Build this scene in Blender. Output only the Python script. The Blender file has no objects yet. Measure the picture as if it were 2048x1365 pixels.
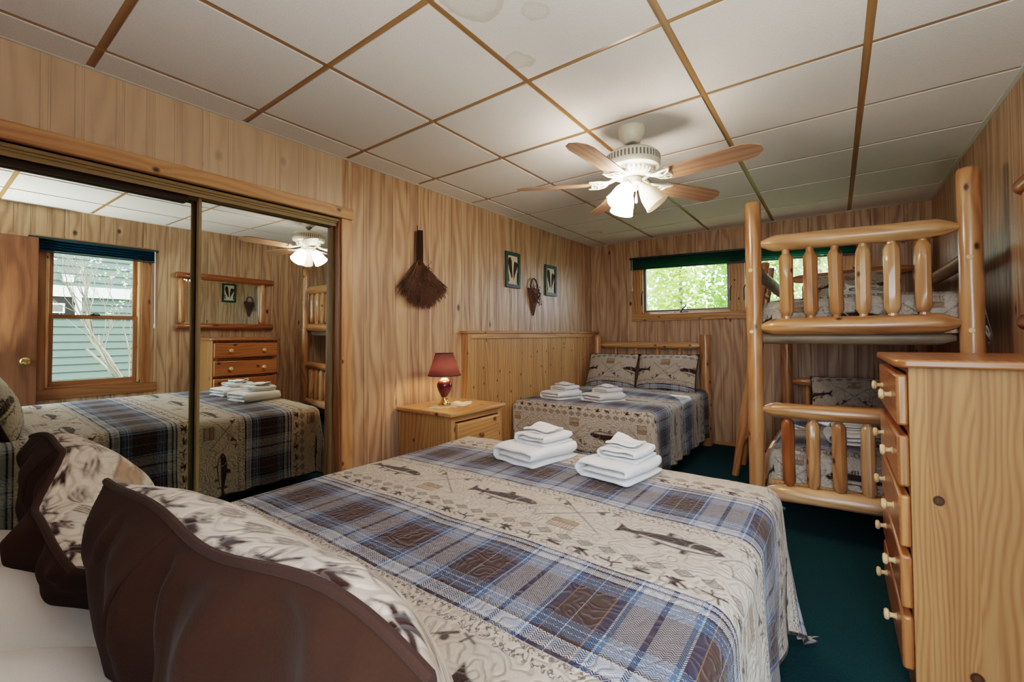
import bpy, bmesh, math, random
import numpy as np
from mathutils import Vector, Matrix, noise as mnoise

SC = bpy.context.scene
COL = SC.collection
PI = math.pi
rnd = random.Random(7)

# ------------------------------------------------------------------ colours / node helper
def hx(h, k=1.0):
    h = h.lstrip('#')
    o = []
    for i in (0, 2, 4):
        c = int(h[i:i + 2], 16) / 255
        c = c / 12.92 if c <= .04045 else ((c + .055) / 1.055) ** 2.4
        o.append(c * k)
    return (o[0], o[1], o[2], 1.0)

class G:
    def __init__(s, name):
        s.mat = bpy.data.materials.new(name)
        s.mat.use_nodes = True
        s.nt = s.mat.node_tree
        s.nt.nodes.clear()
        s.o = s.nt.nodes.new('ShaderNodeOutputMaterial')
    def n(s, t, ins=None, **props):
        nd = s.nt.nodes.new(t)
        for k, v in props.items():
            setattr(nd, k, v)
        for k, v in (ins or {}).items():
            s.put(nd.inputs[k], v)
        return nd
    def put(s, sock, v):
        if isinstance(v, bpy.types.NodeSocket):
            s.nt.links.new(v, sock)
        else:
            if sock.type == 'RGBA' and isinstance(v, (tuple, list)) and len(v) == 3:
                v = (*v, 1)
            if sock.type == 'RGBA' and isinstance(v, (int, float)):
                v = (v, v, v, 1)
            sock.default_value = v
    def m(s, op, a, b=0.0, c=0.0, clamp=False):
        nd = s.n('ShaderNodeMath', {0: a, 1: b, 2: c}, operation=op)
        nd.use_clamp = clamp
        return nd.outputs[0]
    def ramp(s, f, stops, interp='LINEAR'):
        nd = s.n('ShaderNodeValToRGB', {0: f})
        cr = nd.color_ramp
        cr.interpolation = interp
        while len(cr.elements) > 1:
            cr.elements.remove(cr.elements[-1])
        for i, (p, c) in enumerate(stops):
            e = cr.elements[0] if i == 0 else cr.elements.new(p)
            e.position = p
            e.color = c if isinstance(c, (tuple, list)) else (c, c, c, 1)
        return nd.outputs[0]
    def noise(s, vec, scale=1.0, detail=2.0, rough=.5, dist=0.0, col=False):
        nd = s.n('ShaderNodeTexNoise', {'Vector': vec, 'Scale': scale, 'Detail': detail, 'Roughness': rough, 'Distortion': dist})
        return nd.outputs['Color' if col else 'Fac']
    def vec(s, x=0.0, y=0.0, z=0.0):
        return s.n('ShaderNodeCombineXYZ', {0: x, 1: y, 2: z}).outputs[0]
    def sep(s, v):
        return s.n('ShaderNodeSeparateXYZ', {0: v}).outputs
    def mix(s, f, a, b, blend='MIX'):
        nd = s.n('ShaderNodeMix', data_type='RGBA', blend_type=blend)
        s.put(nd.inputs[0], f); s.put(nd.inputs[6], a); s.put(nd.inputs[7], b)
        return nd.outputs[2]
    def uv(s):
        return s.n('ShaderNodeUVMap').outputs[0]
    def pos(s):
        return s.n('ShaderNodeNewGeometry').outputs['Position']
    def objc(s):
        return s.n('ShaderNodeTexCoord').outputs['Object']
    def rand(s):
        return s.n('ShaderNodeObjectInfo').outputs['Random']
    def bump(s, h, strength=.3, dist=.01):
        return s.n('ShaderNodeBump', {'Height': h, 'Strength': strength, 'Distance': dist}).outputs[0]
    def pb(s, col, rough=.5, spec=.5, metal=0.0, nrm=None, **kw):
        nd = s.n('ShaderNodeBsdfPrincipled', {'Base Color': col, 'Roughness': rough, 'Metallic': metal, 'Specular IOR Level': spec})
        if nrm is not None:
            s.put(nd.inputs['Normal'], nrm)
        for k, v in kw.items():
            s.put(nd.inputs[k], v)
        s.nt.links.new(nd.outputs[0], s.o.inputs[0])
        return nd
    def surf(s, sh):
        s.nt.links.new(sh, s.o.inputs[0])

MAT = {}
def simple(name, col, rough=.5, spec=.5, metal=0.0, var=.06, bump=0.0, bscale=40, **kw):
    g = G(name)
    p = g.objc()
    f = g.noise(p, 9, 3)
    c = g.mix(f, tuple(x * (1 - var) for x in col[:3]), tuple(min(1, x * (1 + var)) for x in col[:3]))
    nr = g.bump(g.noise(p, bscale, 3), bump, .004) if bump else None
    g.pb(c, rough, spec, metal, nr, **kw)
    MAT[name] = g.mat
    return g.mat

def woodcol(g, u, v, cl, cm, cd, ring=14.0, wav=1.3, fine=.35, knot=.5, ks=3.2, seed=0.0, kasp=.6, spots=(), con=.95, sw=.27):
    """grain along v.  returns colour, height"""
    warp = g.noise(g.vec(g.m('MULTIPLY', u, 4.2), g.m('MULTIPLY', v, .95), seed), 1.0, 2.0, .5)
    kv = g.vec(g.m('ADD', g.m('MULTIPLY', u, ks), g.m('MULTIPLY', seed, 1.7)), g.m('MULTIPLY_ADD', v, ks * kasp, g.m('MULTIPLY', seed, .37)), 0.0)
    vo = g.n('ShaderNodeTexVoronoi', {'Vector': kv, 'Scale': 1.0, 'Randomness': 1.0}, feature='F1', voronoi_dimensions='2D')
    d = vo.outputs['Distance']
    kr = g.sep(vo.outputs['Color'])[0]
    has = g.m('GREATER_THAN', kr, 1.0 - knot)
    halo = g.m('MULTIPLY', g.m('SMOOTH_MIN', g.m('DIVIDE', .05, g.m('ADD', d, .03)), 1.1, .2), has)
    ds = None
    for (ku, kv_, kr_) in spots:
        e1 = g.m('POWER', g.m('DIVIDE', g.m('SUBTRACT', u, ku), kr_), 2.0); e2 = g.m('POWER', g.m('DIVIDE', g.m('SUBTRACT', v, kv_), kr_ * 1.15), 2.0)
        e3 = g.m('POWER', g.m('DIVIDE', g.m('SUBTRACT', v, kv_), kr_ * 7.0), 2.0)
        dd = g.m('SQRT', g.m('ADD', e1, e2)); dh = g.m('SQRT', g.m('ADD', e1, e3))
        halo = g.m('ADD', halo, g.m('DIVIDE', 2.4, g.m('ADD', dh, .9)))
        ds = dd if ds is None else g.m('MINIMUM', ds, dd)
    w = g.m('ADD', g.m('MULTIPLY', u, ring), g.m('ADD', g.m('MULTIPLY', warp, wav * 4), g.m('MULTIPLY', halo, .9)))
    s = g.m('POWER', g.m('MULTIPLY_ADD', g.m('SINE', g.m('MULTIPLY', w, 6.2832)), .5, .5), 1.6)
    fn = g.noise(g.vec(g.m('MULTIPLY', u, 150), g.m('MULTIPLY', v, 4.0), seed), 1.0, 3.0, .6)
    big = g.noise(g.vec(g.m('MULTIPLY', u, 9), g.m('MULTIPLY', v, .8), g.m('ADD', seed, 4.0)), 1.0, 2.0)
    t = g.m('ADD', g.m('MULTIPLY', s, sw), g.m('ADD', g.m('MULTIPLY', fn, fine), g.m('MULTIPLY_ADD', big, .65, .05)))
    c = g.ramp(g.m('MULTIPLY_ADD', t, con, .5 * (.83 - con) - .06), [(.12, cl), (.5, cm), (.92, cd)])
    kd = g.m('MULTIPLY', g.n('ShaderNodeMapRange', {0: d, 1: .035, 2: .09, 3: 1.0, 4: 0.0}).outputs[0], has)
    if ds is not None:
        kd = g.m('MAXIMUM', kd, g.ramp(g.m('MULTIPLY', ds, .5), [(0, .85), (.3, .9), (.42, 1.0), (.52, .95), (.64, 0.0)]))
    c = g.mix(g.m('MULTIPLY', kd, .94), c, tuple(x * .16 for x in cd[:3]) + (1,))
    return c, t

def wood(name, cl, cm, cd, rough=.4, ring=14.0, wav=1.3, fine=.35, knot=.35, ks=3.2, kasp=.6, tint=.12, bump=.12, spec=.5, coat=0.0):
    g = G(name)
    u, v, _ = g.sep(g.uv())
    sd = g.m('MULTIPLY', g.rand(), 37.0)
    c, t = woodcol(g, u, v, cl, cm, cd, ring, wav, fine, knot, ks, sd, kasp)
    b = g.noise(g.vec(g.m('MULTIPLY', u, 3.0), g.m('MULTIPLY', v, .4), g.m('ADD', sd, 9.0)), 1.0, 1.0)
    c = g.mix(g.m('MULTIPLY', g.m('SUBTRACT', b, .35), tint * 4, clamp=True), c, cd, 'MULTIPLY') if tint else c
    g.pb(c, rough, spec, 0, g.bump(t, bump, .002), **({'Coat Weight': coat, 'Coat Roughness': .15} if coat else {}))
    MAT[name] = g.mat
    return g.mat

# ------------------------------------------------------------------ mesh builder
class B:
    def __init__(s):
        s.v = []; s.f = []; s.uv = []; s.mi = []; s.sm = []
    def quadgrid(s, P, UV=None, mi=0, smooth=True, closeu=False, flip=False):
        """P[i][j] points"""
        o = len(s.v); n = len(P); m = len(P[0])
        for r in P:
            s.v.extend([tuple(p) for p in r])
        for i in range(n - 1):
            for j in range(m if closeu else m - 1):
                j2 = (j + 1) % m
                q = [o + i * m + j, o + i * m + j2, o + (i + 1) * m + j2, o + (i + 1) * m + j]
                if UV is not None:
                    jj = j + 1
                    w = [UV[i][j], UV[i][jj], UV[i + 1][jj], UV[i + 1][j]]
                else:
                    w = [(0, 0)] * 4
                if flip:
                    q.reverse(); w.reverse()
                s.f.append(q); s.uv.append(w); s.mi.append(mi); s.sm.append(smooth)
        return o
    def poly(s, pts, mi=0, uvs=None, smooth=False):
        o = len(s.v)
        s.v.extend([tuple(p) for p in pts])
        s.f.append(list(range(o, o + len(pts))))
        s.uv.append(uvs or [(p[0], p[1]) for p in pts]); s.mi.append(mi); s.sm.append(smooth)
    def box(s, lo, hi, grain='z', mi=0, off=None):
        x0, y0, z0 = lo; x1, y1, z1 = hi
        c = [(x0, y0, z0), (x1, y0, z0), (x1, y1, z0), (x0, y1, z0), (x0, y0, z1), (x1, y0, z1), (x1, y1, z1), (x0, y1, z1)]
        o = len(s.v); s.v.extend(c)
        off = off or (rnd.uniform(0, 9), rnd.uniform(0, 9))
        gi = 'xyz'.index(grain)
        for q, ax in (((0, 3, 2, 1), 2), ((4, 5, 6, 7), 2), ((0, 1, 5, 4), 1), ((2, 3, 7, 6), 1), ((1, 2, 6, 5), 0), ((3, 0, 4, 7), 0)):
            rem = [a for a in (0, 1, 2) if a != ax]
            if gi in rem:
                vi = gi; ui = [a for a in rem if a != gi][0]
            else:
                ui, vi = rem
            s.f.append([o + i for i in q])
            s.uv.append([(c[i][ui] + off[0] + ax * .37, c[i][vi] + off[1]) for i in q]); s.mi.append(mi); s.sm.append(False)
    def lathe(s, prof, seg=24, M=None, mi=0, cap=True, smooth=True):
        """prof: list of (r,z)"""
        M = M or Matrix.Identity(4)
        P = []; UV = []
        L = 0
        for i, (r, z) in enumerate(prof):
            if i:
                L += math.hypot(r - prof[i - 1][0], z - prof[i - 1][1])
            P.append([M @ Vector((r * math.cos(2 * PI * k / seg), r * math.sin(2 * PI * k / seg), z)) for k in range(seg)])
            UV.append([(k / seg * 2 * PI * max(r, .02), L) for k in range(seg + 1)])
        s.quadgrid(P, UV, mi, smooth, True)
        if cap:
            if prof[0][0] > 1e-4: s.poly(list(reversed(P[0])), mi)
            if prof[-1][0] > 1e-4: s.poly(P[-1], mi)
    def tube(s, pts, r, seg=8, mi=0, closed=False, cap=True, uvoff=(0, 0)):
        pts = [Vector(p) for p in pts]
        n = len(pts)
        rs = r if isinstance(r, (list, tuple)) else [r] * n
        P = []; UV = []; L = uvoff[1]
        ref = None
        for i, p in enumerate(pts):
            a = pts[i - 1] if (i or closed) else p
            b = pts[(i + 1) % n] if (i < n - 1 or closed) else p
            t = (b - a).normalized() if (b - a).length > 1e-9 else Vector((0, 0, 1))
            if ref is None:
                ref = t.orthogonal().normalized()
            ref = (ref - t * ref.dot(t))
            ref = ref.normalized() if ref.length > 1e-6 else t.orthogonal().normalized()
            bn = t.cross(ref)
            if i: L += (p - pts[i - 1]).length
            P.append([p + (ref * math.cos(2 * PI * k / seg) + bn * math.sin(2 * PI * k / seg)) * rs[i] for k in range(seg)])
            UV.append([(uvoff[0] + k / seg * 2 * PI * rs[i], L) for k in range(seg + 1)])
        if closed:
            P.append(P[0]); UV.append(UV[0])
        s.quadgrid(P, UV, mi, True, True)
        if cap and not closed:
            s.poly(list(reversed(P[0])), mi); s.poly(P[-1], mi)
    def log(s, p0, p1, r, ends=('flat', 'flat'), seg=14, lump=.035, taper=0.0, mi=0, sd=None, cone=None):
        p0 = Vector(p0); p1 = Vector(p1); ax = (p1 - p0); L = ax.length; ax.normalize()
        a = ax.orthogonal().normalized(); b = ax.cross(a)
        sd = rnd.uniform(0, 100) if sd is None else sd
        cone = cone or r * 1.7
        st = []  # (dist along, radius factor)
        n = max(4, int(L / .09))
        i0 = 0; i1 = L
        if ends[0] == 'tenon': st += [(-r * .9, .42), (0, .42), (cone * .55, .8), (cone, 1)]; i0 = cone
        elif ends[0] == 'peg': st += [(-r * .9, .55), (cone * .40, .55), (cone * .48, .70), (cone, 1)]; i0 = cone
        elif ends[0] == 'point': st += [(0, .42), (cone * .5, .74), (cone, 1)]; i0 = cone
        elif ends[0] == 'round': st += [(0, .72), (r * .12, .9), (r * .35, 1)]; i0 = r * .35
        else: st += [(0, .97), (.004, 1)]; i0 = .004
        e = []
        if ends[1] == 'tenon': e = [(L - cone, 1), (L - cone * .55, .8), (L, .42), (L + r * .9, .42)]; i1 = L - cone
        elif ends[1] == 'peg': e = [(L - cone, 1), (L - cone * .48, .70), (L - cone * .40, .55), (L + r * .9, .55)]; i1 = L - cone
        elif ends[1] == 'point': e = [(L - cone, 1), (L - cone * .5, .74), (L, .42)]; i1 = L - cone
        elif ends[1] == 'round': e = [(L - r * .35, 1), (L - r * .12, .9), (L, .72)]; i1 = L - r * .35
        else: e = [(L - .004, 1), (L, .97)]; i1 = L - .004
        for k in range(1, n):
            st.append((i0 + (i1 - i0) * k / n, 1))
        st += e
        P = []; UV = []
        uo = rnd.uniform(0, 8); vo = rnd.uniform(0, 8)
        for d, k in st:
            row = []; uvr = []
            bow = Vector((0, 0, 0))
            for j in range(seg):
                th = 2 * PI * j / seg
                nz = mnoise.noise(Vector((math.cos(th) * 1.1 + sd, math.sin(th) * 1.1, d * 5.5 + sd)))
                rr = r * k * (1 + taper * (d / L - .5)) * (1 + lump * 2 * nz)
                row.append(p0 + ax * d + (a * math.cos(th) + b * math.sin(th)) * rr + bow)
            for j in range(seg + 1):
                uvr.append((uo + j / seg * 2 * PI * r, vo + d))
            P.append(row); UV.append(uvr)
        s.quadgrid(P, UV, mi, True, True)
        s.poly(list(reversed(P[0])), mi, [(uo + p[0] * .2, vo + p[1] * .2) for p in reversed(P[0])])
        s.poly(P[-1], mi, [(uo + p[0] * .2, vo + p[1] * .2) for p in P[-1]])
    def build(s, name, mats, parent=None, bevel=0.0, sharp=35, seg=2, sub=0, flat=False):
        me = bpy.data.meshes.new(name)
        me.from_pydata(s.v, [], s.f)
        me.uv_layers.new(name='UVMap')
        me.uv_layers[0].data.foreach_set('uv', np.array([c for w in s.uv for c in w], 'f').ravel())
        for m_ in (mats if isinstance(mats, (list, tuple)) else [mats]):
            me.materials.append(m_ if not isinstance(m_, str) else MAT[m_])
        me.polygons.foreach_set('material_index', s.mi)
        bm = bmesh.new(); bm.from_mesh(me)
        bmesh.ops.remove_doubles(bm, verts=bm.verts, dist=1e-6)
        bmesh.ops.recalc_face_normals(bm, faces=bm.faces) if not flat else None
        bm.to_mesh(me); bm.free()
        if bevel == 0:
            me.polygons.foreach_set('use_smooth', [True] * len(me.polygons))
            me.set_sharp_from_angle(angle=math.radians(sharp))
        o = bpy.data.objects.new(name, me)
        COL.objects.link(o)
        if parent: o.parent = parent
        if bevel:
            md = o.modifiers.new('bev', 'BEVEL'); md.width = bevel; md.segments = seg; md.limit_method = 'ANGLE'; md.angle_limit = math.radians(40)
            md.harden_normals = False
            me.polygons.foreach_set('use_smooth', [True] * len(me.polygons))
            me.set_sharp_from_angle(angle=math.radians(60))
        if sub:
            md = o.modifiers.new('sub', 'SUBSURF'); md.levels = sub; md.render_levels = sub
        return o

def thing(name, label, cat, loc=(0, 0, 0), rot=(0, 0, 0), group=None):
    o = bpy.data.objects.new(name, None)
    COL.objects.link(o)
    o.empty_display_size = .05
    o.location = loc; o.rotation_euler = rot
    return tag(o, label, cat, group)
def tag(o, label, cat, group=None):
    o['label'] = label; o['category'] = cat
    if group: o['group'] = group
    return o
def struct(o):
    o['kind'] = 'structure'
    return o
def plab(o, label):
    o['label'] = label
    return o
def dup(root, loc, rot=None, label=None, group=None, scale=None):
    r = root.copy(); COL.objects.link(r)
    r.location = loc
    if rot is not None: r.rotation_euler = rot
    if scale is not None: r.scale = scale
    if label: r['label'] = label
    if group: r['group'] = group
    for ch in list(root.children):
        c = ch.copy(); COL.objects.link(c); c.parent = r
        for gch in list(ch.children):
            d = gch.copy(); COL.objects.link(d); d.parent = c
    return r
SKY, SUN, LAMPW, HALL, CEIL_FILL, GLASSW, EXPO, VT_, LOOK_ = 9.0, 5.0, 85.0, 5.0, 36.0, 42.0, 1.0, 'Filmic', 'Medium High Contrast'
# ------------------------------------------------------------------ materials
def panel_mat(name, axis, tone=1.0, pinky=None):
    g = G(name)
    px, py, pz = g.sep(g.pos())
    u = {'x': px, 'y': py}[axis]
    per = .81
    # plank edges inside one repeat (metres) and tone of each plank
    edges = [0, .105, .128, .205, .226, .335, .356, .44, .463, .545, .568, .66, .682, .775, .795]
    tones = [.55, .3, .75, .2, .45, .35, .8, .25, .5, .3, .65, .2, .4, .3, .7]
    fr = g.m('FRACT', g.m('DIVIDE', g.m('ADD', u, 20.07), per))
    pid = g.ramp(fr, [(e / per, t) for e, t in zip(edges, tones)], 'CONSTANT')
    cell = g.m('FLOOR', g.m('DIVIDE', g.m('ADD', u, 20.07), per))
    seed = g.m('ADD', g.m('MULTIPLY', g.sep(pid)[0], 31.0), g.m('MULTIPLY', cell, 5.3))
    cl, cm, cd = hx('#CAAD8F'), hx('#B39172'), hx('#8A6650')
    c, t = woodcol(g, u, pz, cl, cm, cd, ring=12.0, wav=1.15, fine=.28, knot=.10, ks=4.0, seed=seed, kasp=.6, con=1.2, sw=.3)
    tn = g.m('MULTIPLY_ADD', g.sep(pid)[0], -.22, 1.1)
    c = g.mix(1.0, c, g.n('ShaderNodeCombineColor', {0: tn, 1: tn, 2: tn}).outputs[0], 'MULTIPLY')
    # the two narrow scored lines at every plank edge; shade and highlight painted in
    stg = []
    for e in edges[1:] + [per]:
        p = min(e / per, .997); w = .0034 / per
        stg += [[(p - 2.4 * w, 1.0), (p - 1.7 * w, .34), (p - 1.0 * w, .42), (p - .4 * w, 1.38), (p + .5 * w, 1.34), (p + .9 * w, .5), (p + 1.3 * w, 1.0)]] if e in (.105, .205, .335, .44, .545, .66, .775) else [[(p - 2.0 * w, 1.0), (p - 1.2 * w, .5), (p - .5 * w, 1.36), (p + .5 * w, .34), (p + 1.2 * w, 1.0)]]
    def grp(lo, hi):
        return [(0, 1.0)] + [q for k_, e_ in enumerate(edges[1:] + [per]) if lo <= k_ < hi for q in stg[k_]]
    a, b, d = grp(0, 5), grp(5, 9), grp(9, 14)
    ga = g.m('MULTIPLY', g.m('MULTIPLY', g.sep(g.ramp(fr, [(min(max(p, 0), 1), v) for p, v in a]))[0], g.sep(g.ramp(fr, [(min(p, 1), v) for p, v in b]))[0]),
             g.sep(g.ramp(fr, [(min(p, 1), v) for p, v in d]))[0])
    gc = g.n('ShaderNodeCombineColor', {0: ga, 1: g.m('POWER', ga, 1.1), 2: g.m('POWER', ga, 1.2)}).outputs[0]
    c = g.mix(.95, c, gc, 'MULTIPLY')
    if pinky is not None:
        k = g.m('LESS_THAN', py, pinky)
        c = g.mix(g.m('MULTIPLY', k, .5), c, hx('#DCC7AE'), 'MIX')
    if tone != 1.0:
        c = g.mix(1.0, c, (tone, tone, tone, 1), 'MULTIPLY')
    g.pb(c, .42, .45, 0, g.bump(ga, .5, .003))
    MAT[name] = g.mat

panel_mat('panel_y', 'y', pinky=1.6)
panel_mat('panel_yr', 'y')
panel_mat('panel_x', 'x', .95)

wood('pine', hx('#CDA26E'), hx('#B78653'), hx('#8E5C33'), .38, 40, 1.9, .3, .45, 4.2, .85, coat=.2)
wood('pine_trim', hx('#D0A677'), hx('#B98A5C'), hx('#8C5B3A'), .4, 24, 1.5, .25, .5, 5.5, .8)
g = G('pine_dresser')
ox, oy, oz = g.sep(g.objc())
bid = g.ramp(g.m('ADD', ox, .5), [(0, .1), (.305, .5), (.412, .85), (.505, .3)], 'CONSTANT')   # glued-up boards
bs = g.sep(bid)[0]
c, t = woodcol(g, ox, oz, hx('#AD7F53'), hx('#93663F'), hx('#683F25'), 55, 2.6, .3, .0, 2.0, g.m('MULTIPLY', bs, 17.0), .6, spots=((-.171, .668, .012), (-.098, .156, .014), (.08, .4, .012)), con=1.05, sw=.22)
tn = g.m('MULTIPLY_ADD', bs, -.22, 1.12)
c = g.mix(1.0, c, g.n('ShaderNodeCombineColor', {0: tn, 1: tn, 2: tn}).outputs[0], 'MULTIPLY')
g.pb(c, .42, .18, 0, g.bump(t, .08, .002))
MAT['pine_dresser'] = g.mat
wood('pine_red', hx('#C98A4C'), hx('#A8693C'), hx('#6E4025'), .33, 34, 1.9, .3, .4, 4.5, .8, tint=.3, coat=.25)
wood('pine_wains', hx('#C99F6C'), hx('#AE8150'), hx('#80532D'), .42, 30, 1.4, .3, .7, 7.0, .75)
wood('log', hx('#CB9C6C'), hx('#B07C50'), hx('#794C2F'), .3, 20, 2.0, .3, .6, 6.5, .6, tint=.16, coat=.35)
wood('log_pale', hx('#D8B084'), hx('#C29467'), hx('#8F6240'), .32, 20, 2.0, .3, .5, 6.5, .6, tint=.1, coat=.3)
wood('log_dark', hx('#A8693A'), hx('#8A5028'), hx('#5E3218'), .3, 8, 1.3, .3, .3, 6.0, .3, tint=.2, coat=.35)
wood('log_grey', hx('#A8957B'), hx('#8E7A62'), hx('#5E4C3A'), .45, 7, 1.4, .4, .3, 7.0, .3)
wood('blade', hx('#BE9C84'), hx('#A37D65'), hx('#7E5A46'), .45, 26, 1.0, .3, 0.0, 3.0)
wood('gridwood', hx('#A8835C'), hx('#8C6844'), hx('#6B4A2E'), .3, 30, .6, .3, 0.0, 3.0, tint=0, spec=.5)
wood('doorwood', hx('#80533A'), hx('#6B432B'), hx('#4C2D1A'), .4, 5, 1.6, .6, 0.0, 3.0)
wood('trimbrown', hx('#A9784E'), hx('#94633C'), hx('#6F4526'), .4, 18, .8, .4, .2, 4.0)
wood('bark', hx('#9A8E7C'), hx('#7B6E5E'), hx('#4F443A'), .85, 10, 1.4, .5, .3, 4.0)

simple('fanwhite', hx('#D8D3C6'), .35, .5, bump=.05)
simple('brass', hx('#D9B878'), .18, .5, 1.0)
simple('alu_gold', hx('#8A7A58'), .55, .2, .1)
simple('alu_dark', hx('#3A3024'), .55, .2, .0)
simple('darkmetal', hx('#2A2622'), .4, .5, .6)
simple('greymetal', hx('#6E6A66'), .4, .5, .6)
simple('knobwood', hx('#DDB98C'), .35, .5)
simple('knobdark', hx('#7A5230'), .35, .5)
simple('white_paint', hx('#E6E4DC'), .5)
simple('wall_angle', hx('#C9CBC4'), .5)
simple('green_frame', hx('#1F3A30'), .5, bump=.2)
simple('green_rail', hx('#0F2A2E'), .4)
simple('paper', hx('#CDBFA6'), .8, .2, bump=.1)
simple('ink_brown', hx('#3B2621'), .7, .2)
simple('twig', hx('#5E4536'), .85, .2, var=.35, bump=.4)
simple('twig_dark', hx('#3E2A20'), .85, .2, var=.3, bump=.4)
simple('basket', hx('#5A4036'), .7, .3, var=.3, bump=.5)
simple('star', hx('#8A6A45'), .6, .3, var=.3, bump=.3)
simple('ceramic', hx('#5E1F22'), .12, .7, var=.3)
simple('ceramic_top', hx('#D8C5A8'), .25, .6)
simple('doily', hx('#DDD2BE'), .9, .1, bump=.6, bscale=160)
simple('cord', hx('#E8E6DE'), .6)
simple('siding', hx('#555E57'), .7, .2, var=.03)
simple('blossom', hx('#EBD6E6'), .8, .2)
simple('leaf_small', hx('#9DBB6C'), .7, .2)
simple('mattress', hx('#D9D5CC'), .9, .1)
simple('asphalt', hx('#5B6B3F'), .9, .1, var=.4)

def cloth(name, col, rough=.95, spec=.2, scale=260, strength=.35, col2=None, sheen=.3, dist=.003, lowbump=0):
    g = G(name)
    p = g.objc()
    f = g.noise(p, scale, 2, .6)
    big = g.noise(p, 14, 2)
    c = g.mix(g.m('ADD', g.m('MULTIPLY', f, .5), g.m('MULTIPLY', big, .5)), tuple(x * .82 for x in col[:3]), col2 or col)
    g.pb(c, rough, spec, 0, g.bump(g.m('ADD', f, g.m('MULTIPLY', big, lowbump)), strength, dist), **{'Sheen Weight': sheen, 'Sheen Roughness': .5})
    MAT[name] = g.mat
cloth('terry', hx('#EEEDEC'), scale=330, strength=.75, dist=.004)
cloth('linen', hx('#E4E1DA'), scale=420, strength=.15, sheen=.1)
cloth('velvet', hx('#2C1D17'), scale=300, strength=.2, spec=.03, sheen=.03, col2=hx('#35241D'))
cloth('piping', hx('#352520'), scale=300, strength=.2, sheen=.05, spec=.05)

# carpet
g = G('carpet')
p = g.pos()
f = g.noise(p, 120, 3, .75); b = g.noise(p, 2.2, 3); h = g.noise(p, 40, 3)
c = g.mix(f, hx('#071A1C'), hx('#224C50'))
c = g.mix(g.m('MULTIPLY', g.m('MULTIPLY', b, h), 1.1, clamp=True), c, hx('#143A40'))
g.pb(c, .97, .08, 0, g.bump(f, .9, .01))
MAT['carpet'] = g.mat

# ceiling tile with old water stains
g = G('ceiling_tile')
p = g.pos()
f = g.noise(p, 120, 3, .7)
c = g.mix(f, hx('#CCCACA'), hx('#E2E0DF'))
x, y, z = g.sep(p)
def blob(cx, cy, r, th, sc=7.0):
    d = g.n('ShaderNodeVectorMath', {0: p, 1: (cx, cy, 2.334)}, operation='DISTANCE').outputs['Value']
    nz = g.noise(p, sc, 3, .6)
    e = g.m('ADD', d, g.m('MULTIPLY', g.m('SUBTRACT', nz, .5), r * 1.7))
    edge = g.n('ShaderNodeMapRange', {0: e, 1: r, 2: r * .93, 3: 0.0, 4: 1.0}).outputs[0]
    rim = g.n('ShaderNodeMapRange', {0: e, 1: r * .55, 2: r, 3: .35, 4: 1.0}).outputs[0]
    return g.m('MULTIPLY', g.m('MULTIPLY', edge, rim), th)
st = g.m('MAXIMUM', blob(-.98, 1.12, .11, .55), g.m('MAXIMUM', blob(-1.03, 1.47, .055, .5, 12), g.m('MAXIMUM', blob(-.83, 1.28, .05, .35, 14), blob(-2.12, 4.45, .09, .5))))
c = g.mix(st, c, hx('#A89B80'))
g.pb(c, .9, .15, 0, g.bump(f, .55, .004))
MAT['ceiling_tile'] = g.mat

# mirror / glass
g = G('mirror')
g.surf(g.n('ShaderNodeBsdfGlossy', {'Color': hx('#E4EAE4'), 'Roughness': .0}).outputs[0]); MAT['mirror'] = g.mat
g = G('window_glass')
fr = g.n('ShaderNodeFresnel', {'IOR': 1.4}).outputs[0]
ms_ = g.n('ShaderNodeMixShader')
g.put(ms_.inputs[0], fr); g.put(ms_.inputs[1], g.n('ShaderNodeBsdfTransparent', {'Color': (.96, .98, .97, 1)}).outputs[0])
g.put(ms_.inputs[2], g.n('ShaderNodeBsdfGlossy', {'Roughness': .0}).outputs[0])
g.surf(ms_.outputs[0]); MAT['window_glass'] = g.mat

# cellular shade (pleated, slightly translucent)
g = G('shade_green')
_, _, z = g.sep(g.objc())
k = g.m('FRACT', g.m('MULTIPLY', z, 52.0))
c = g.mix(k, hx('#164440'), hx('#3A7A6C'))
d1 = g.n('ShaderNodeBsdfDiffuse', {'Color': c}).outputs[0]
d2 = g.n('ShaderNodeBsdfTranslucent', {'Color': hx('#58B59C')}).outputs[0]
mx = g.n('ShaderNodeMixShader', {0: .4, 1: d1, 2: d2}); g.surf(mx.outputs[0]); MAT['shade_green'] = g.mat
g = G('shade_blue')
n_ = g.noise(g.objc(), 12, 3)
c = g.mix(n_, hx('#0B2C3E'), hx('#154A63'))
d1 = g.n('ShaderNodeBsdfDiffuse', {'Color': c}).outputs[0]
d2 = g.n('ShaderNodeBsdfTranslucent', {'Color': hx('#1C5068')}).outputs[0]
mx = g.n('ShaderNodeMixShader', {0: .3, 1: d1, 2: d2}); g.surf(mx.outputs[0]); MAT['shade_blue'] = g.mat

# lamp shade
g = G('lampshade')
n_ = g.noise(g.vec(g.m('MULTIPLY', g.sep(g.uv())[0], 300), g.m('MULTIPLY', g.sep(g.uv())[1], 20), 0), 1, 2)
c = g.mix(n_, hx('#774A4A'), hx('#8F6460'))
d1 = g.n('ShaderNodeBsdfDiffuse', {'Color': c}).outputs[0]
d2 = g.n('ShaderNodeBsdfTranslucent', {'Color': hx('#96716E')}).outputs[0]
mx = g.n('ShaderNodeMixShader', {0: .4, 1: d1, 2: d2}); g.surf(mx.outputs[0]); MAT['lampshade'] = g.mat

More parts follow.
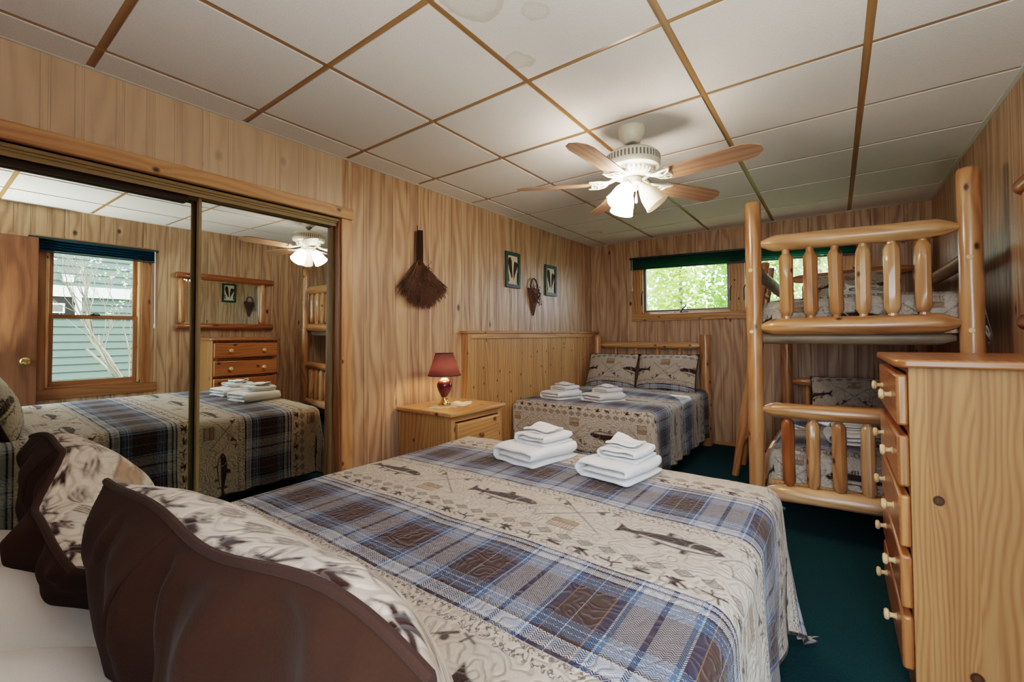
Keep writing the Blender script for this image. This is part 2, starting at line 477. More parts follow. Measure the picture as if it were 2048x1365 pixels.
# fan light glass, lit and unlit
def emis(name, col, st):
    g = G(name)
    n_ = g.noise(g.objc(), 20, 2)
    c = g.mix(g.m('MULTIPLY', n_, .2), col, tuple(min(1, x * 1.1) for x in col[:3]))
    g.pb(c, .3, .4, 0, None, **{'Emission Color': col, 'Emission Strength': st})
    MAT[name] = g.mat
emis('glass_lit', hx('#FFEEDC'), GLASSW)
g = G('glass_unlit')
c = g.mix(g.m('MULTIPLY', g.noise(g.objc(), 20, 2), .2), hx('#EFE8DC'), hx('#E4D8C6'))
g.surf(g.n('ShaderNodeMixShader', {0: .5, 1: g.n('ShaderNodeBsdfDiffuse', {'Color': c}).outputs[0], 2: g.n('ShaderNodeBsdfTranslucent', {'Color': c}).outputs[0]}).outputs[0]); MAT['glass_unlit'] = g.mat
emis('bulb_lit', hx('#FFE0B0'), 12.0)
emis('lamp_bulb_lit', hx('#FFD2A0'), LAMPW)

# leaves outside
def leaf(name, a, b):
    g = G(name)
    n_ = g.noise(g.objc(), 2.5, 3)
    c = g.mix(n_, a, b)
    d1 = g.n('ShaderNodeBsdfDiffuse', {'Color': c}).outputs[0]
    d2 = g.n('ShaderNodeBsdfTranslucent', {'Color': c}).outputs[0]
    mx = g.n('ShaderNodeMixShader', {0: .45, 1: d1, 2: d2}); g.surf(mx.outputs[0]); MAT[name] = g.mat
leaf('leaf_a', hx('#7FA04A'), hx('#C3D67A'))
leaf('leaf_b', hx('#5E8A3C'), hx('#9CC06A'))
leaf('leaf_c', hx('#8FA86A'), hx('#D5DDA0'))

# ------------------------------------------------------------------ the trout-and-plaid quilt fabric
PER = .71; PL0 = .69; PLW = .335
def quilt_mat(name, quilt=36.0, qs=.55):
    g = G(name)
    u, v, _ = g.sep(g.uv())
    ph = g.m('MULTIPLY', g.m('FRACT', g.m('DIVIDE', g.m('ADD', g.m('SUBTRACT', v, PL0), 7.1), PER)), PER)   # 0..PER from plaid start
    navy = hx('#1B2342'); white = hx('#BDBEC3'); blue = hx('#3F5776'); brown = hx('#37211A'); brown2 = hx('#2A1C19'); tan = hx('#94693F'); lb = hx('#9AA3B2'); grey = hx('#B7B6BA')
    F = [(0, navy), (.010, white), (.020, lb), (.040, white), (.047, brown2), (.056, blue), (.070, lb), (.073, blue), (.086, lb), (.089, blue), (.103, tan), (.106, navy), (.113, brown),
         (.222, navy), (.229, tan), (.232, blue), (.246, lb), (.249, blue), (.262, lb), (.265, blue), (.276, brown2), (.284, white), (.300, lb), (.306, brown2), (.314, white), (.327, navy), (.336, navy)]
    fc = g.ramp(g.m('DIVIDE', ph, .34, clamp=True), [(p / .34, c) for p, c in F], 'CONSTANT')
    XP = .285
    gw = hx('#8D8B90')
    W = [(0, brown), (.048, lb), (.051, brown), (.088, tan), (.091, navy), (.112, lb), (.116, blue), (.125, gw), (.180, navy), (.192, gw), (.247, blue), (.257, lb), (.261, navy), (.281, tan)]
    xr = g.m('MULTIPLY', g.m('FRACT', g.m('DIVIDE', g.m('ADD', u, 10.0), XP)), XP)
    wc = g.ramp(g.m('DIVIDE', xr, XP), [(p / XP, c) for p, c in W], 'CONSTANT')
    # herringbone twill
    hb = g.m('ABSOLUTE', g.m('SUBTRACT', g.m('FRACT', g.m('MULTIPLY', u, 60.0)), .5))
    tw = g.m('FRACT', g.m('ADD', g.m('MULTIPLY', v, 170.0), g.m('MULTIPLY', hb, 2.6)))
    tw = g.m('GREATER_THAN', tw, .5)
    pl = g.mix(tw, fc, wc)
    nz = g.noise(g.vec(u, v, 0), 420, 2)
    pl = g.mix(g.m('MULTIPLY', nz, .18), pl, hx('#4A4542'))
    # cream ground
    cr = g.mix(g.noise(g.vec(u, v, 1), 60, 3), hx('#A5988A'), hx('#BDB2A4'))
    isp = g.m('LESS_THAN', ph, PLW)
    att = g.n('ShaderNodeAttribute', attribute_name='ink')
    ir, ig, ib = g.sep(att.outputs['Color'])
    sp = g.noise(g.vec(u, v, 2), 330, 2, .6)
    # stitched border row next to the plaid
    rowm = g.m('MULTIPLY', g.m('GREATER_THAN', ph, .664), g.m('LESS_THAN', ph, .708))
    zz = g.m('ABSOLUTE', g.m('SUBTRACT', g.m('FRACT', g.m('ADD', g.m('MULTIPLY', u, 48.0), g.m('MULTIPLY', g.noise(g.vec(u, v, 5), 90, 1), 1.6))), .5))
    zl = g.m('LESS_THAN', g.m('ABSOLUTE', g.m('SUBTRACT', g.m('FRACT', g.m('ADD', g.m('MULTIPLY', ph, 30.0), g.m('MULTIPLY', zz, 1.4))), .5)), .13)
    stt = g.m('MULTIPLY', g.m('MULTIPLY', rowm, zl), g.m('GREATER_THAN', g.noise(g.vec(u, v, 8), 38, 2), .42))
    cr = g.mix(g.m('MULTIPLY', ig, g.m('MULTIPLY_ADD', sp, .5, .5)), cr, hx('#7E5A38'))
    cr = g.mix(g.m('MULTIPLY', stt, .8), cr, hx('#3D3434'))
    dk = g.m('MULTIPLY', ir, g.m('MULTIPLY_ADD', sp, .4, .86), clamp=True)
    cr = g.mix(dk, cr, hx('#2A1611'))
    c = g.mix(isp, cr, pl)
    c = g.mix(ib, c, hx('#33251F'))
    # meander quilting
    mn = g.noise(g.vec(u, v, 3), 17, 1.0, .4)
    mt = g.m('MULTIPLY', g.m('ABSOLUTE', g.m('SUBTRACT', g.m('FRACT', g.m('MULTIPLY', mn, 7.0)), .5)), 2.0)
    puff = g.n('ShaderNodeMapRange', {0: mt, 1: 0.0, 2: .7, 3: 0.0, 4: 1.0}, interpolation_type='SMOOTHSTEP').outputs[0]
    thr = g.m('MULTIPLY', g.m('LESS_THAN', mt, .085), g.m('SUBTRACT', 1.0, isp))
    c = g.mix(g.m('MULTIPLY', thr, .3), c, hx('#6E6258'))
    hgt = g.m('ADD', g.m('MULTIPLY', puff, 1.0), g.m('MULTIPLY', nz, .06))
    g.pb(c, .9, .2, 0, g.bump(hgt, qs, .008), **{'Sheen Weight': .12})
    MAT[name] = g.mat
quilt_mat('quilt')

# motif ink painted onto mesh vertices
def seg_d(px, py, ax, ay, bx, by):
    dx, dy = bx - ax, by - ay
    L = dx * dx + dy * dy + 1e-12
    t = np.clip(((px - ax) * dx + (py - ay) * dy) / L, 0, 1)
    return np.hypot(px - ax - t * dx, py - ay - t * dy)
def stroke(px, py, pts, w):
    d = np.full(px.shape, 9.0)
    for a, b in zip(pts[:-1], pts[1:]):
        d = np.minimum(d, seg_d(px, py, a[0], a[1], b[0], b[1]))
    return d - w / 2
def polygon(px, py, pts):
    d = stroke(px, py, pts + [pts[0]], 0)
    ins = np.zeros(px.shape, bool)
    n = len(pts)
    for i in range(n):
        x0, y0 = pts[i]; x1, y1 = pts[(i + 1) % n]
        c = (y0 > py) != (y1 > py)
        with np.errstate(divide='ignore', invalid='ignore'):
            xi = (x1 - x0) * (py - y0) / (y1 - y0 + 1e-15) + x0
        ins ^= c & (px < xi)
    return np.where(ins, -d, d)
FISH = [(-.150, .004), (-.135, .018), (-.11, .030), (-.07, .037), (-.03, .038), (.02, .033), (.07, .022), (.105, .013), (.125, .018), (.150, .040), (.146, .010), (.150, -.022), (.125, -.006),
        (.10, -.006), (.07, -.014), (.02, -.024), (-.04, -.030), (-.09, -.026), (-.13, -.012)]
FINS = [[(-.035, .036), (-.02, .060), (.01, .058), (.012, .034)], [(.075, .022), (.088, .038), (.098, .036), (.096, .016)], [(-.075, -.028), (-.06, -.052), (-.045, -.050), (-.045, -.028)],
        [(.005, -.024), (.02, -.046), (.035, -.042), (.033, -.020)], [(.06, -.014), (.075, -.034), (.088, -.030), (.085, -.010)]]
def ink(U, V, Umax=2.0):
    """U, V arrays in metres -> (dark, tan) coverage"""
    R = np.zeros(U.shape); T = np.zeros(U.shape)
    h = .0035
    def put(arr, cx, cy, rad, fn, k=1.0):
        s = (np.abs(U - cx) < rad) & (np.abs(V - cy) < rad)
        idx = np.nonzero(s)
        if idx[0].size == 0: return
        d = fn(U[idx] - cx, V[idx] - cy)
        arr[idx] = np.maximum(arr[idx], np.clip(.5 - d / h, 0, 1) * k)
    vmin, vmax = V.min(), V.max(); umin, umax = U.min(), U.max()
    for k in range(-4, 5):
        base = PL0 + PER * k
        if base > vmax + .1 or base + PER < vmin - .1: continue
        nfl = 0
        for i in range(-26, 27):
            u0 = i * .083
            if umin - .05 < u0 < umax + .05:
                j = i % 3
                if j == 0:
                    def fl(x, y):
                        d = stroke(x, y, [(-.03, -.008), (-.012, .004), (.006, .006), (.02, .012)], .007)
                        d = np.minimum(d, polygon(x, y, [(-.008, .006), (-.024, .022), (-.002, .017), (.012, .020), (.010, .004)]))
                        d = np.minimum(d, stroke(x, y, [(.02, .012), (.034, .004), (.030, -.012), (.016, -.012)], .003))
                        return np.minimum(d, polygon(x, y, [(-.004, .002), (-.018, -.018), (.002, -.012), (.010, -.016), (.008, .002)]))
                elif j == 1:
                    def fl(x, y):
                        d = stroke(x, y, [(-.022, 0), (.014, .003)], .010)
                        for q in (-.018, -.008, .004, .014, .022):
                            d = np.minimum(d, stroke(x, y, [(.006, .003), (q, .024 - abs(q) * .3)], .004))
                        d = np.minimum(d, stroke(x, y, [(.014, .003), (.03, -.004), (.026, -.016), (.012, -.014)], .003))
                        return d
                else:
                    def fl(x, y):
                        d = stroke(x, y, [(-.032, .012), (-.01, .0), (.022, .004)], .006)
                        d = np.minimum(d, stroke(x, y, [(-.012, 0), (-.018, -.020)], .006))
                        d = np.minimum(d, stroke(x, y, [(-.002, .0), (.004, .02)], .005))
                        return np.minimum(d, stroke(x, y, [(.022, .004), (.036, .010), (.04, -.004), (.026, -.012)], .003))
                put(R, u0, base + .368, .05, fl)
            u1 = i * .066
            if umin - .05 < u1 < umax + .05:
                def dm(x, y):
                    q = np.abs(x) / .028 + np.abs(y) / .0185
                    ring = np.minimum(np.abs(q - .86) * .0185 - .0021, np.abs(q - .45) * .0185 - .0016)
                    return np.minimum(ring, (q - .16) * .0185)
                put(R, u1, base + .417, .04, dm, .9)
                put(T, u1, base + .417, .04, lambda x, y: (np.abs(x) / .026 + np.abs(y) / .017 - 1) * .017, .12)
        for i in range(-4, 5):
            uf = i * .585 + (.0 if True else 0)
            if umin - .2 < uf < umax + .2:
                fl_ = -1 if FLIP(k) else 1
                def fish(x, y):
                    x = -x * -1; y = y * fl_
                    d = polygon(x, y, FISH)
                    light = np.maximum(polygon(x, y, [(-.13, -.008), (-.08, -.004), (.0, -.004), (.08, -.002), (.08, -.010), (.02, -.018), (-.05, -.023), (-.10, -.018)]), -9)
                    d = np.maximum(d, -light - .0005)
                    d = np.maximum(d, -(np.abs(np.hypot(x + .085, y - .006) - .026) - .0018 + (x > -.075) * -.01 * 0 + (x < -.08) * .05))
                    d = np.maximum(d, -(np.hypot(x + .125, y - .012) - .0035))
                    tail = np.minimum.reduce([polygon(x, y, f) for f in FINS])
                    fin = np.maximum(tail, -(np.abs(((x * 260) % 1) - .5) - .18) * .01)
                    return np.minimum(d, fin)
                put(R, uf, base + .565, .19, fish, .92)
            ub = i * .585 + .29
            if umin - .3 < ub < umax + .3:
                def boxm(x, y):
                    d = np.maximum(np.abs(x) - .042, np.abs(y) - .030)
                    holes = np.maximum(np.abs(((x * 95) % 1) - .5) / 95 - .002, np.abs(y + .012) - .013)
                    return np.maximum(d, -holes)
                put(T, ub + .0, base + .487, .06, boxm, .95)
                put(R, ub, base + .487, .06, lambda x, y: np.minimum(np.abs(np.maximum(np.abs(x) - .042, np.abs(y) - .030)) - .0014, stroke(x, y, [(-.042, .004), (.042, .004)], .003)), .7)
                def rods(x, y):
                    d = stroke(x, y, [(-.115, -.10), (.075, .06)], .0036)
                    d = np.minimum(d, stroke(x, y, [(.115, -.10), (-.075, .06)], .0036))
                    for s_ in (-1, 1):
                        d = np.minimum(d, stroke(x, y, [(s_ * .05, .038), (s_ * .078, .062)], .009))
                        d = np.minimum(d, np.hypot(x - s_ * .066, y - .038) - .010)
                        d = np.minimum(d, stroke(x, y, [(s_ * .10, .045), (s_ * .108, .072)], .006))
                        d = np.minimum(d, stroke(x, y, [(s_ * .092, .068), (s_ * .124, .058)], .006))
                    t = np.linspace(0, 1, 14)
                    cur = [(.115 + .10 * q * math.sin(q * 5), -.10 + .13 * q + .02 * math.sin(q * 11)) for q in t]
                    return np.minimum(d, stroke(x, y, cur, .0030))
                put(R, ub, base + .590, .26, rods, .85)
    return R, T
FLIP = lambda k: False
def set_ink(me, U, V, hem=None):
    R, T = ink(U, V)
    Bc = hem if hem is not None else np.zeros(U.shape)
    a = me.color_attributes.new('ink', 'FLOAT_COLOR', 'POINT')
    arr = np.stack([R, T, Bc, np.ones(U.shape)], -1).astype('f')
    a.data.foreach_set('color', arr.ravel())
def gridmesh(name, P, U, V, mat, parent=None, hem=None, painted=True):
    """P (n,m,3) numpy grid -> smooth mesh with uv (metres) and ink"""
    n, m = P.shape[:2]
    me = bpy.data.meshes.new(name)
    idx = np.arange(n * m).reshape(n, m)
    q = np.stack([idx[:-1, :-1], idx[1:, :-1], idx[1:, 1:], idx[:-1, 1:]], -1).reshape(-1, 4)
    me.vertices.add(n * m); me.vertices.foreach_set('co', P.reshape(-1).astype('f'))
    me.loops.add(q.size); me.loops.foreach_set('vertex_index', q.ravel().astype('i'))
    me.polygons.add(len(q)); me.polygons.foreach_set('loop_start', (np.arange(len(q)) * 4).astype('i'))
    me.polygons.foreach_set('use_smooth', np.ones(len(q), bool))
    me.update(calc_edges=True)
    uvl = me.uv_layers.new(name='UVMap')
    uu = np.stack([U.ravel()[q.ravel()], V.ravel()[q.ravel()]], -1).astype('f')
    uvl.data.foreach_set('uv', uu.ravel())
    me.materials.append(MAT[mat])
    if painted: set_ink(me, U.ravel(), V.ravel(), None if hem is None else hem.ravel())
    me.validate()
    o = bpy.data.objects.new(name, me); COL.objects.link(o)
    if parent: o.parent = parent
    return o
def sn(x, y, sd, f=1.0, n=5):
    r_ = np.random.RandomState(sd); o = 0
    for i in range(n):
        a = r_.uniform(0, 2 * PI); k = f * r_.uniform(.6, 1.8)
        o = o + np.sin((x * math.cos(a) + y * math.sin(a)) * k * 2 * PI + r_.uniform(0, 7))
    return o / n
# ------------------------------------------------------------------ room shell
LX, RX, FY, NY, CZ = -2.515, .69, 5.17, -.2, 2.334

def wall(name, fixed, val, u0, u1, z0, z1, holes, mat, depth):
    """flat wall with reveals round the openings; fixed='x' or 'y'; depth signed (outwards)"""
    us = sorted({u0, u1, *[h[0] for h in holes], *[h[1] for h in holes]})
    zs = sorted({z0, z1, *[h[2] for h in holes], *[h[3] for h in holes]})
    b = B()
    pt = (lambda u, z, d=0: (val + d, u, z)) if fixed == 'x' else (lambda u, z, d=0: (u, val + d, z))
    for i in range(len(us) - 1):
        for j in range(len(zs) - 1):
            cu, cz = (us[i] + us[i + 1]) / 2, (zs[j] + zs[j + 1]) / 2
            if any(h[0] < cu < h[1] and h[2] < cz < h[3] for h in holes): continue
            b.poly([pt(us[i], zs[j]), pt(us[i + 1], zs[j]), pt(us[i + 1], zs[j + 1]), pt(us[i], zs[j + 1])])
    for h in holes:
        a = [(h[0], h[2]), (h[1], h[2]), (h[1], h[3]), (h[0], h[3])]
        for k in range(4):
            p, q = a[k], a[(k + 1) % 4]
            if p[1] == q[1] == z0: continue
            b.poly([pt(*p), pt(*q), pt(*q, depth), pt(*p, depth)])
    return struct(b.build(name, mat))

CL = (-.02, 1.60, 0.0, 1.955)       # closet opening y0,y1,z0,z1
RW = (.72, 1.42, .62, 1.985)        # right window opening
FW = (-1.87, .07, 1.44, 2.03)       # far window opening (x)
wall('wall_left', 'x', LX, NY, FY, 0, CZ, [CL], 'panel_y', -.14)
wall('wall_right', 'x', RX, NY, FY, 0, CZ, [RW], 'panel_yr', .13)
wall('wall_far', 'y', FY, LX, RX, 0, CZ, [FW], 'panel_x', .13)
wall('wall_near', 'y', NY, LX, RX, 0, CZ, [(-.20, .60, 0, 2.04)], 'panel_x', -.12)

b = B(); b.poly([(LX, NY - .12, 0), (RX, NY - .12, 0), (RX, FY, 0), (LX, FY, 0)])
struct(b.build('floor', 'carpet'))

# suspended ceiling: tiles hang a little below the brown bars; one connected sheet
gx = [-2.313 + .6096 * k for k in range(5)]
gy = [-.1787 + .5995 * k for k in range(9)]
hw = .0145
b = B()
def lines(lo, hi, cs):
    L = [lo]; band = []
    for c in cs:
        if c - hw > lo + .002: L += [c - hw]
        L += [c + hw]
    L.append(hi); return L
xs = lines(LX, RX, gx); ys = lines(NY, FY, gy)
isb = lambda c, cs: any(abs(c - k) < hw for k in cs)
dz = .005
for i in range(len(xs) - 1):
    for j in range(len(ys) - 1):
        cx, cy = (xs[i] + xs[i + 1]) / 2, (ys[j] + ys[j + 1]) / 2
        bx, by = isb(cx, gx), isb(cy, gy)
        bar = bx or by
        z = CZ + (dz if bar else 0)
        uv = [(p[0], p[1]) for p in ((xs[i], ys[j]), (xs[i + 1], ys[j]), (xs[i + 1], ys[j + 1]), (xs[i], ys[j + 1]))]
        if by and not bx: uv = [(p[1], p[0]) for p in uv]
        b.poly([(xs[i], ys[j], z), (xs[i], ys[j + 1], z), (xs[i + 1], ys[j + 1], z), (xs[i + 1], ys[j], z)], 1 if bar else 0, [uv[0], uv[3], uv[2], uv[1]])
        if not bar:   # hanging tile edges
            for (p, q) in (((xs[i], ys[j]), (xs[i + 1], ys[j])), ((xs[i + 1], ys[j]), (xs[i + 1], ys[j + 1])), ((xs[i + 1], ys[j + 1]), (xs[i], ys[j + 1])), ((xs[i], ys[j + 1]), (xs[i], ys[j]))):
                b.poly([(*p, CZ), (*q, CZ), (*q, CZ + dz), (*p, CZ + dz)], 0)
struct(b.build('ceiling', ['ceiling_tile', 'gridwood'], flat=True, sharp=20))

# wall angle along the ceiling edges, corner strips
def strip(name, lo, hi, mat, grain='y', bevel=.002):
    b = B(); b.box(lo, hi, grain); return struct(b.build(name, mat, bevel=bevel))
strip('trim_1', (RX - .022, NY, CZ - .004), (RX, FY, CZ + .006), 'wall_angle')
strip('trim_2', (LX, NY, CZ - .003), (LX + .016, FY, CZ + .006), 'wall_angle')
strip('trim_3', (LX, FY - .016, CZ - .003), (RX, FY, CZ + .006), 'wall_angle', 'x')
strip('trim_4', (LX, FY - .02, 1.2), (LX + .02, FY, CZ - .004), 'panel_x', 'z')
strip('baseboard_far', (-1.06, FY - .012, 0), (RX, FY, .035), 'pine_wains', 'x')

# closet trim
b = B(); b.box((LX, -.06, 1.945), (LX + .034, 1.665, 2.015), 'y'); struct(b.build('trim_5', 'pine_trim', bevel=.006))
b = B(); b.box((LX, 1.590, 0), (LX + .016, 1.668, 1.945), 'z'); struct(b.build('trim_6', 'pine_trim', bevel=.003))
b = B(); b.box((LX - .12, 1.578, 0), (LX, 1.60, 1.945), 'z'); struct(b.build('trim_7', 'trimbrown', bevel=.002))
# sliding door tracks
b = B()
prof = [(LX - .002, 1.94), (LX - .002, 1.925), (LX - .012, 1.925), (LX - .012, 1.915), (LX - .020, 1.915), (LX - .020, 1.895), (LX - .028, 1.895), (LX - .028, 1.93), (LX - .10, 1.93), (LX - .10, 1.955), (LX - .002, 1.955)]
b.quadgrid([[(x, -.02, z) for x, z in prof], [(x, 1.60, z) for x, z in prof]], None, closeu=False, smooth=False)
o = b.build('trim_8', 'alu_gold', sharp=10)
struct(o)
b = B(); b.box((LX - .10, -.02, 0), (LX - .02, 1.58, .012), 'y'); struct(b.build('trim_9', 'alu_gold', bevel=.002))
# dark bar standing in for the shade of the header gap behind the track
b = B(); b.box((LX - .098, -.02, 1.875), (LX - .064, .80, 1.93), 'y'); struct(b.build('header_shade_bar', 'alu_dark', bevel=.002))

b = B()   # closet interior behind the mirrored doors
cx0, cx1 = LX - .75, LX - .14
b.quadgrid([[(cx1, -.02, 0), (cx0, -.02, 0), (cx0, 1.6, 0), (cx1, 1.6, 0)], [(cx1, -.02, 1.955), (cx0, -.02, 1.955), (cx0, 1.6, 1.955), (cx1, 1.6, 1.955)]], smooth=False)
b.poly([(cx1, -.02, 1.955), (cx0, -.02, 1.955), (cx0, 1.6, 1.955), (cx1, 1.6, 1.955)]); b.poly([(cx1, -.02, 0), (cx0, -.02, 0), (cx0, 1.6, 0), (cx1, 1.6, 0)])
struct(b.build('wall_closet', 'trimbrown', sharp=20))
LEAN = math.radians(.9)
def mirror_door(name, y0, y1, x, fm):
    r = bpy.data.objects.new(name, None); COL.objects.link(r); struct(r)
    r.location = (x, 0, 1.2); r.rotation_euler = (0, LEAN, 0)
    b = B(); b.poly([(0, y0 + .012, -1.17), (0, y1 - .012, -1.17), (0, y1 - .012, .70), (0, y0 + .012, .70)])
    b.build('mirror_panel', 'mirror', r)
    for yy, w in ((y0, .017), (y1 - .017, .017)):
        b = B(); b.box((-.012, yy, -1.18), (.012, yy + w, .71), 'z'); b.build('frame_stile', fm, r, bevel=.004)
    b = B(); b.box((-.012, y0, .695), (.010, y1, .715), 'y'); b.build('frame_rail', 'alu_gold', r, bevel=.003)
    b = B(); b.box((-.012, y0, -1.185), (.010, y1, -1.16), 'y'); b.build('frame_rail', 'alu_gold', r, bevel=.003)
mirror_door('door_2', .0, .868, -2.628, 'alu_dark')
mirror_door('door_3', .836, 1.5775, -2.588, 'alu_gold')

# ------------------------------------------------------------------ wainscot (boxed-out knotty pine) beside the far bed
WX = -2.448
b = B()
y = 2.74; k = 0
ws = [.085, .10, .075, .11, .09, .12, .08, .10, .095]
P = []
ys_ = [2.74]
while ys_[-1] < FY:
    ys_.append(min(FY, ys_[-1] + ws[k % 9])); k += 1
prof = []
for a, c in zip(ys_[:-1], ys_[1:]):
    prof += [(WX - .012, a, 0), (WX, a + .005, 1), (WX, c - .005, 2), (WX - .012, c, 3)]
bm_v = [[(x, y_, z_) for x, y_, _ in prof] for z_ in (0, 1.215)]
uvr = [[(y_ + int(i / 4) * 3.7, z_) for i, (x, y_, _) in enumerate(prof)] for z_ in (0, 1.215)]
b.quadgrid(bm_v, uvr, smooth=False)
wains = struct(b.build('wall_wainscot', 'pine_wains', sharp=15))
b = B(); b.box((LX, 2.70, 0), (WX + .012, 2.745, 1.215), 'z'); struct(b.build('trim_11', 'pine_wains', bevel=.003))
b = B(); b.box((LX, 2.69, 1.215), (WX + .022, FY, 1.238), 'y'); struct(b.build('trim_12', 'pine_wains', bevel=.005))
b = B(); b.box((WX, 2.745, 1.17), (WX + .012, FY, 1.215), 'y'); struct(b.build('trim_13', 'pine_wains', bevel=.004))

# ------------------------------------------------------------------ window in the right wall
w1 = bpy.data.objects.new('window_1', None); COL.objects.link(w1); struct(w1)
y0, y1, z0, z1 = RW
def part(name, lo, hi, mat, parent, grain='z', bevel=.003):
    b = B(); b.box(lo, hi, grain); return b.build(name, mat, parent, bevel=bevel)
part('casing', (RX - .016, y0 - .075, z0 - .0), (RX, y0, z1 + .04), 'trimbrown', w1)
part('casing', (RX - .016, y1, z0 - .0), (RX, y1 + .075, z1 + .04), 'trimbrown', w1)
part('casing', (RX - .018, y0 - .06, z0 - .095), (RX, y1 + .14, z0), 'trimbrown', w1, 'y')
part('casing', (RX - .016, y0 - .075, z1 + .0), (RX, y1 + .075, z1 + .075), 'trimbrown', w1, 'y')
part('jamb', (RX, y0, z0), (RX + .12, y0 + .02, z1), 'pine_trim', w1)
part('jamb', (RX, y1 - .02, z0), (RX + .12, y1, z1), 'pine_trim', w1)
part('jamb', (RX, y0, z0), (RX + .12, y1, z0 + .02), 'trimbrown', w1, 'y')
part('jamb', (RX, y0, z1 - .02), (RX + .12, y1, z1), 'trimbrown', w1, 'y')
zm = 1.31
for nm, xa, za, zb in (('sash', RX + .07, zm - .018, z1 - .02), ('sash', RX + .035, z0 + .02, zm + .018)):
    s = bpy.data.objects.new(nm, None); COL.objects.link(s); s.parent = w1
    t = .034
    ya, yb = y0 + .02, y1 - .02
    b = B(); b.box((xa, ya, za), (xa + .03, ya + t, zb), 'z'); b.box((xa, yb - t, za), (xa + .03, yb, zb), 'z')
    b.box((xa, ya + t, za), (xa + .03, yb - t, za + (.05 if za < 1 else .03)), 'y'); b.box((xa, ya + t, zb - .03), (xa + .03, yb - t, zb), 'y')
    b.build('sash_frame', 'trimbrown', s, bevel=.002)
    b = B(); b.poly([(xa + .015, ya + t, za + .02), (xa + .015, yb - t, za + .02), (xa + .015, yb - t, zb - .02), (xa + .015, ya + t, zb - .02)])
    b.build('pane', 'window_glass', s)
b = B(); b.box((RX + .012, 1.03, zm + .018), (RX + .04, 1.10, zm + .03), 'y'); b.tube([(RX + .02, 1.045, zm + .03), (RX + .012, 1.065, zm + .042), (RX + .01, 1.09, zm + .036)], .005)
b.build('sash_lock', 'darkmetal', w1)

# roller / cellular shade over it
sh = thing('window_shade', 'dark blue-green pulled-up fabric shade above the window beside the open door', 'blind', (RX - .055, 1.07, 2.0))
b = B(); b.box((-.025, -.475, .018), (.035, .475, .042), 'y'); b.build('head_rail', 'green_rail', sh, bevel=.004)
b = B()
nP = 9
pl = [((.012 if i % 2 else -.012), .018 - i * .0125) for i in range(nP)]
b.quadgrid([[(x, -.40, z) for x, z in pl], [(x, .455, z) for x, z in pl]], None, smooth=False)
b.build('pleated_fabric', 'shade_blue', sh, sharp=10)
b = B(); b.box((-.016, -.40, -.098), (.016, .455, -.084), 'y'); b.build('bottom_rail', 'green_rail', sh, bevel=.003)
b = B(); b.tube([(-.03, .44, .02), (-.032, .442, -.3), (-.03, .445, -.74)], .004); b.lathe([(.0, -.80), (.008, -.79), (.006, -.75), (.003, -.74)], 10, Matrix.Translation((-.03, .445, 0)))
b.build('pull_wand', 'cord', sh)

# ------------------------------------------------------------------ window in the far wall (two awning sashes)
w2 = bpy.data.objects.new('window_2', None); COL.objects.link(w2); struct(w2)
x0, x1, z0, z1 = FW
ty = FY - .016
part('casing', (x0 - .11, ty, z0 - .0), (x0, FY, z1 + .05), 'pine_wains', w2)
part('casing', (x1, ty, z0 - .0), (x1 + .11, FY, z1 + .05), 'pine_wains', w2)
part('casing', (x0 - .11, FY - .03, z0 - .085), (x1 + .11, FY, z0), 'pine_wains', w2, 'x')
part('casing', (x0 - .11, ty, z1), (x1 + .11, FY, z1 + .06), 'pine_wains', w2, 'x')
part('jamb', (x0, FY, z0), (x0 + .02, FY + .12, z1), 'pine_wains', w2)
part('jamb', (x1 - .02, FY, z0), (x1, FY + .12, z1), 'pine_wains', w2)
part('jamb', (x0, FY, z0), (x1, FY + .12, z0 + .018), 'pine_wains', w2, 'x')
part('jamb', (x0, FY, z1 - .02), (x1, FY + .12, z1), 'pine_wains', w2, 'x')
part('mullion', (-.905, FY - .012, z0 - .0), (-.755, FY + .12, z1), 'pine_wains', w2)
for xa, xb in ((x0 + .02, -.905), (-.755, x1 - .02)):
    s = bpy.data.objects.new('awning_sash', None); COL.objects.link(s); s.parent = w2
    t = .028; ya = FY + .035
    b = B(); b.box((xa, ya, z0 + .018), (xa + t, ya + .03, z1 - .02), 'z'); b.box((xb - t, ya, z0 + .018), (xb, ya + .03, z1 - .02), 'z')
    b.box((xa + t, ya, z0 + .018), (xb - t, ya + .03, z0 + .045), 'x'); b.box((xa + t, ya, z1 - .05), (xb - t, ya + .03, z1 - .02), 'x')
    b.build('sash_frame', 'greymetal', s, bevel=.002)
    b = B(); b.poly([(xa + t, ya + .015, z0 + .04), (xb - t, ya + .015, z0 + .04), (xb - t, ya + .015, z1 - .04), (xa + t, ya + .015, z1 - .04)])
    b.build('pane', 'window_glass', s)
    xc = (xa + xb) / 2
    b = B(); b.box((xc - .045, FY - .012, z0 + .003), (xc + .05, FY + .02, z0 + .016), 'x')
    b.tube([(xc - .035, FY - .005, z0 + .015), (xc - .005, FY - .02, z0 + .05), (xc + .025, FY - .028, z0 + .07), (xc + .028, FY - .028, z0 + .088)], .008)
    b.build('crank_handle', 'darkmetal', s)
    for xl in (xa - .008, xb + .008):
        b = B(); b.box((xl - .006, FY - .014, z0 + .11), (xl + .006, FY + .01, z0 + .24), 'z'); b.tube([(xl, FY - .012, z0 + .23), (xl + .008, FY - .022, z0 + .255), (xl + .016, FY - .02, z0 + .27)], .006)
        b.build('sash_latch', 'darkmetal', s)

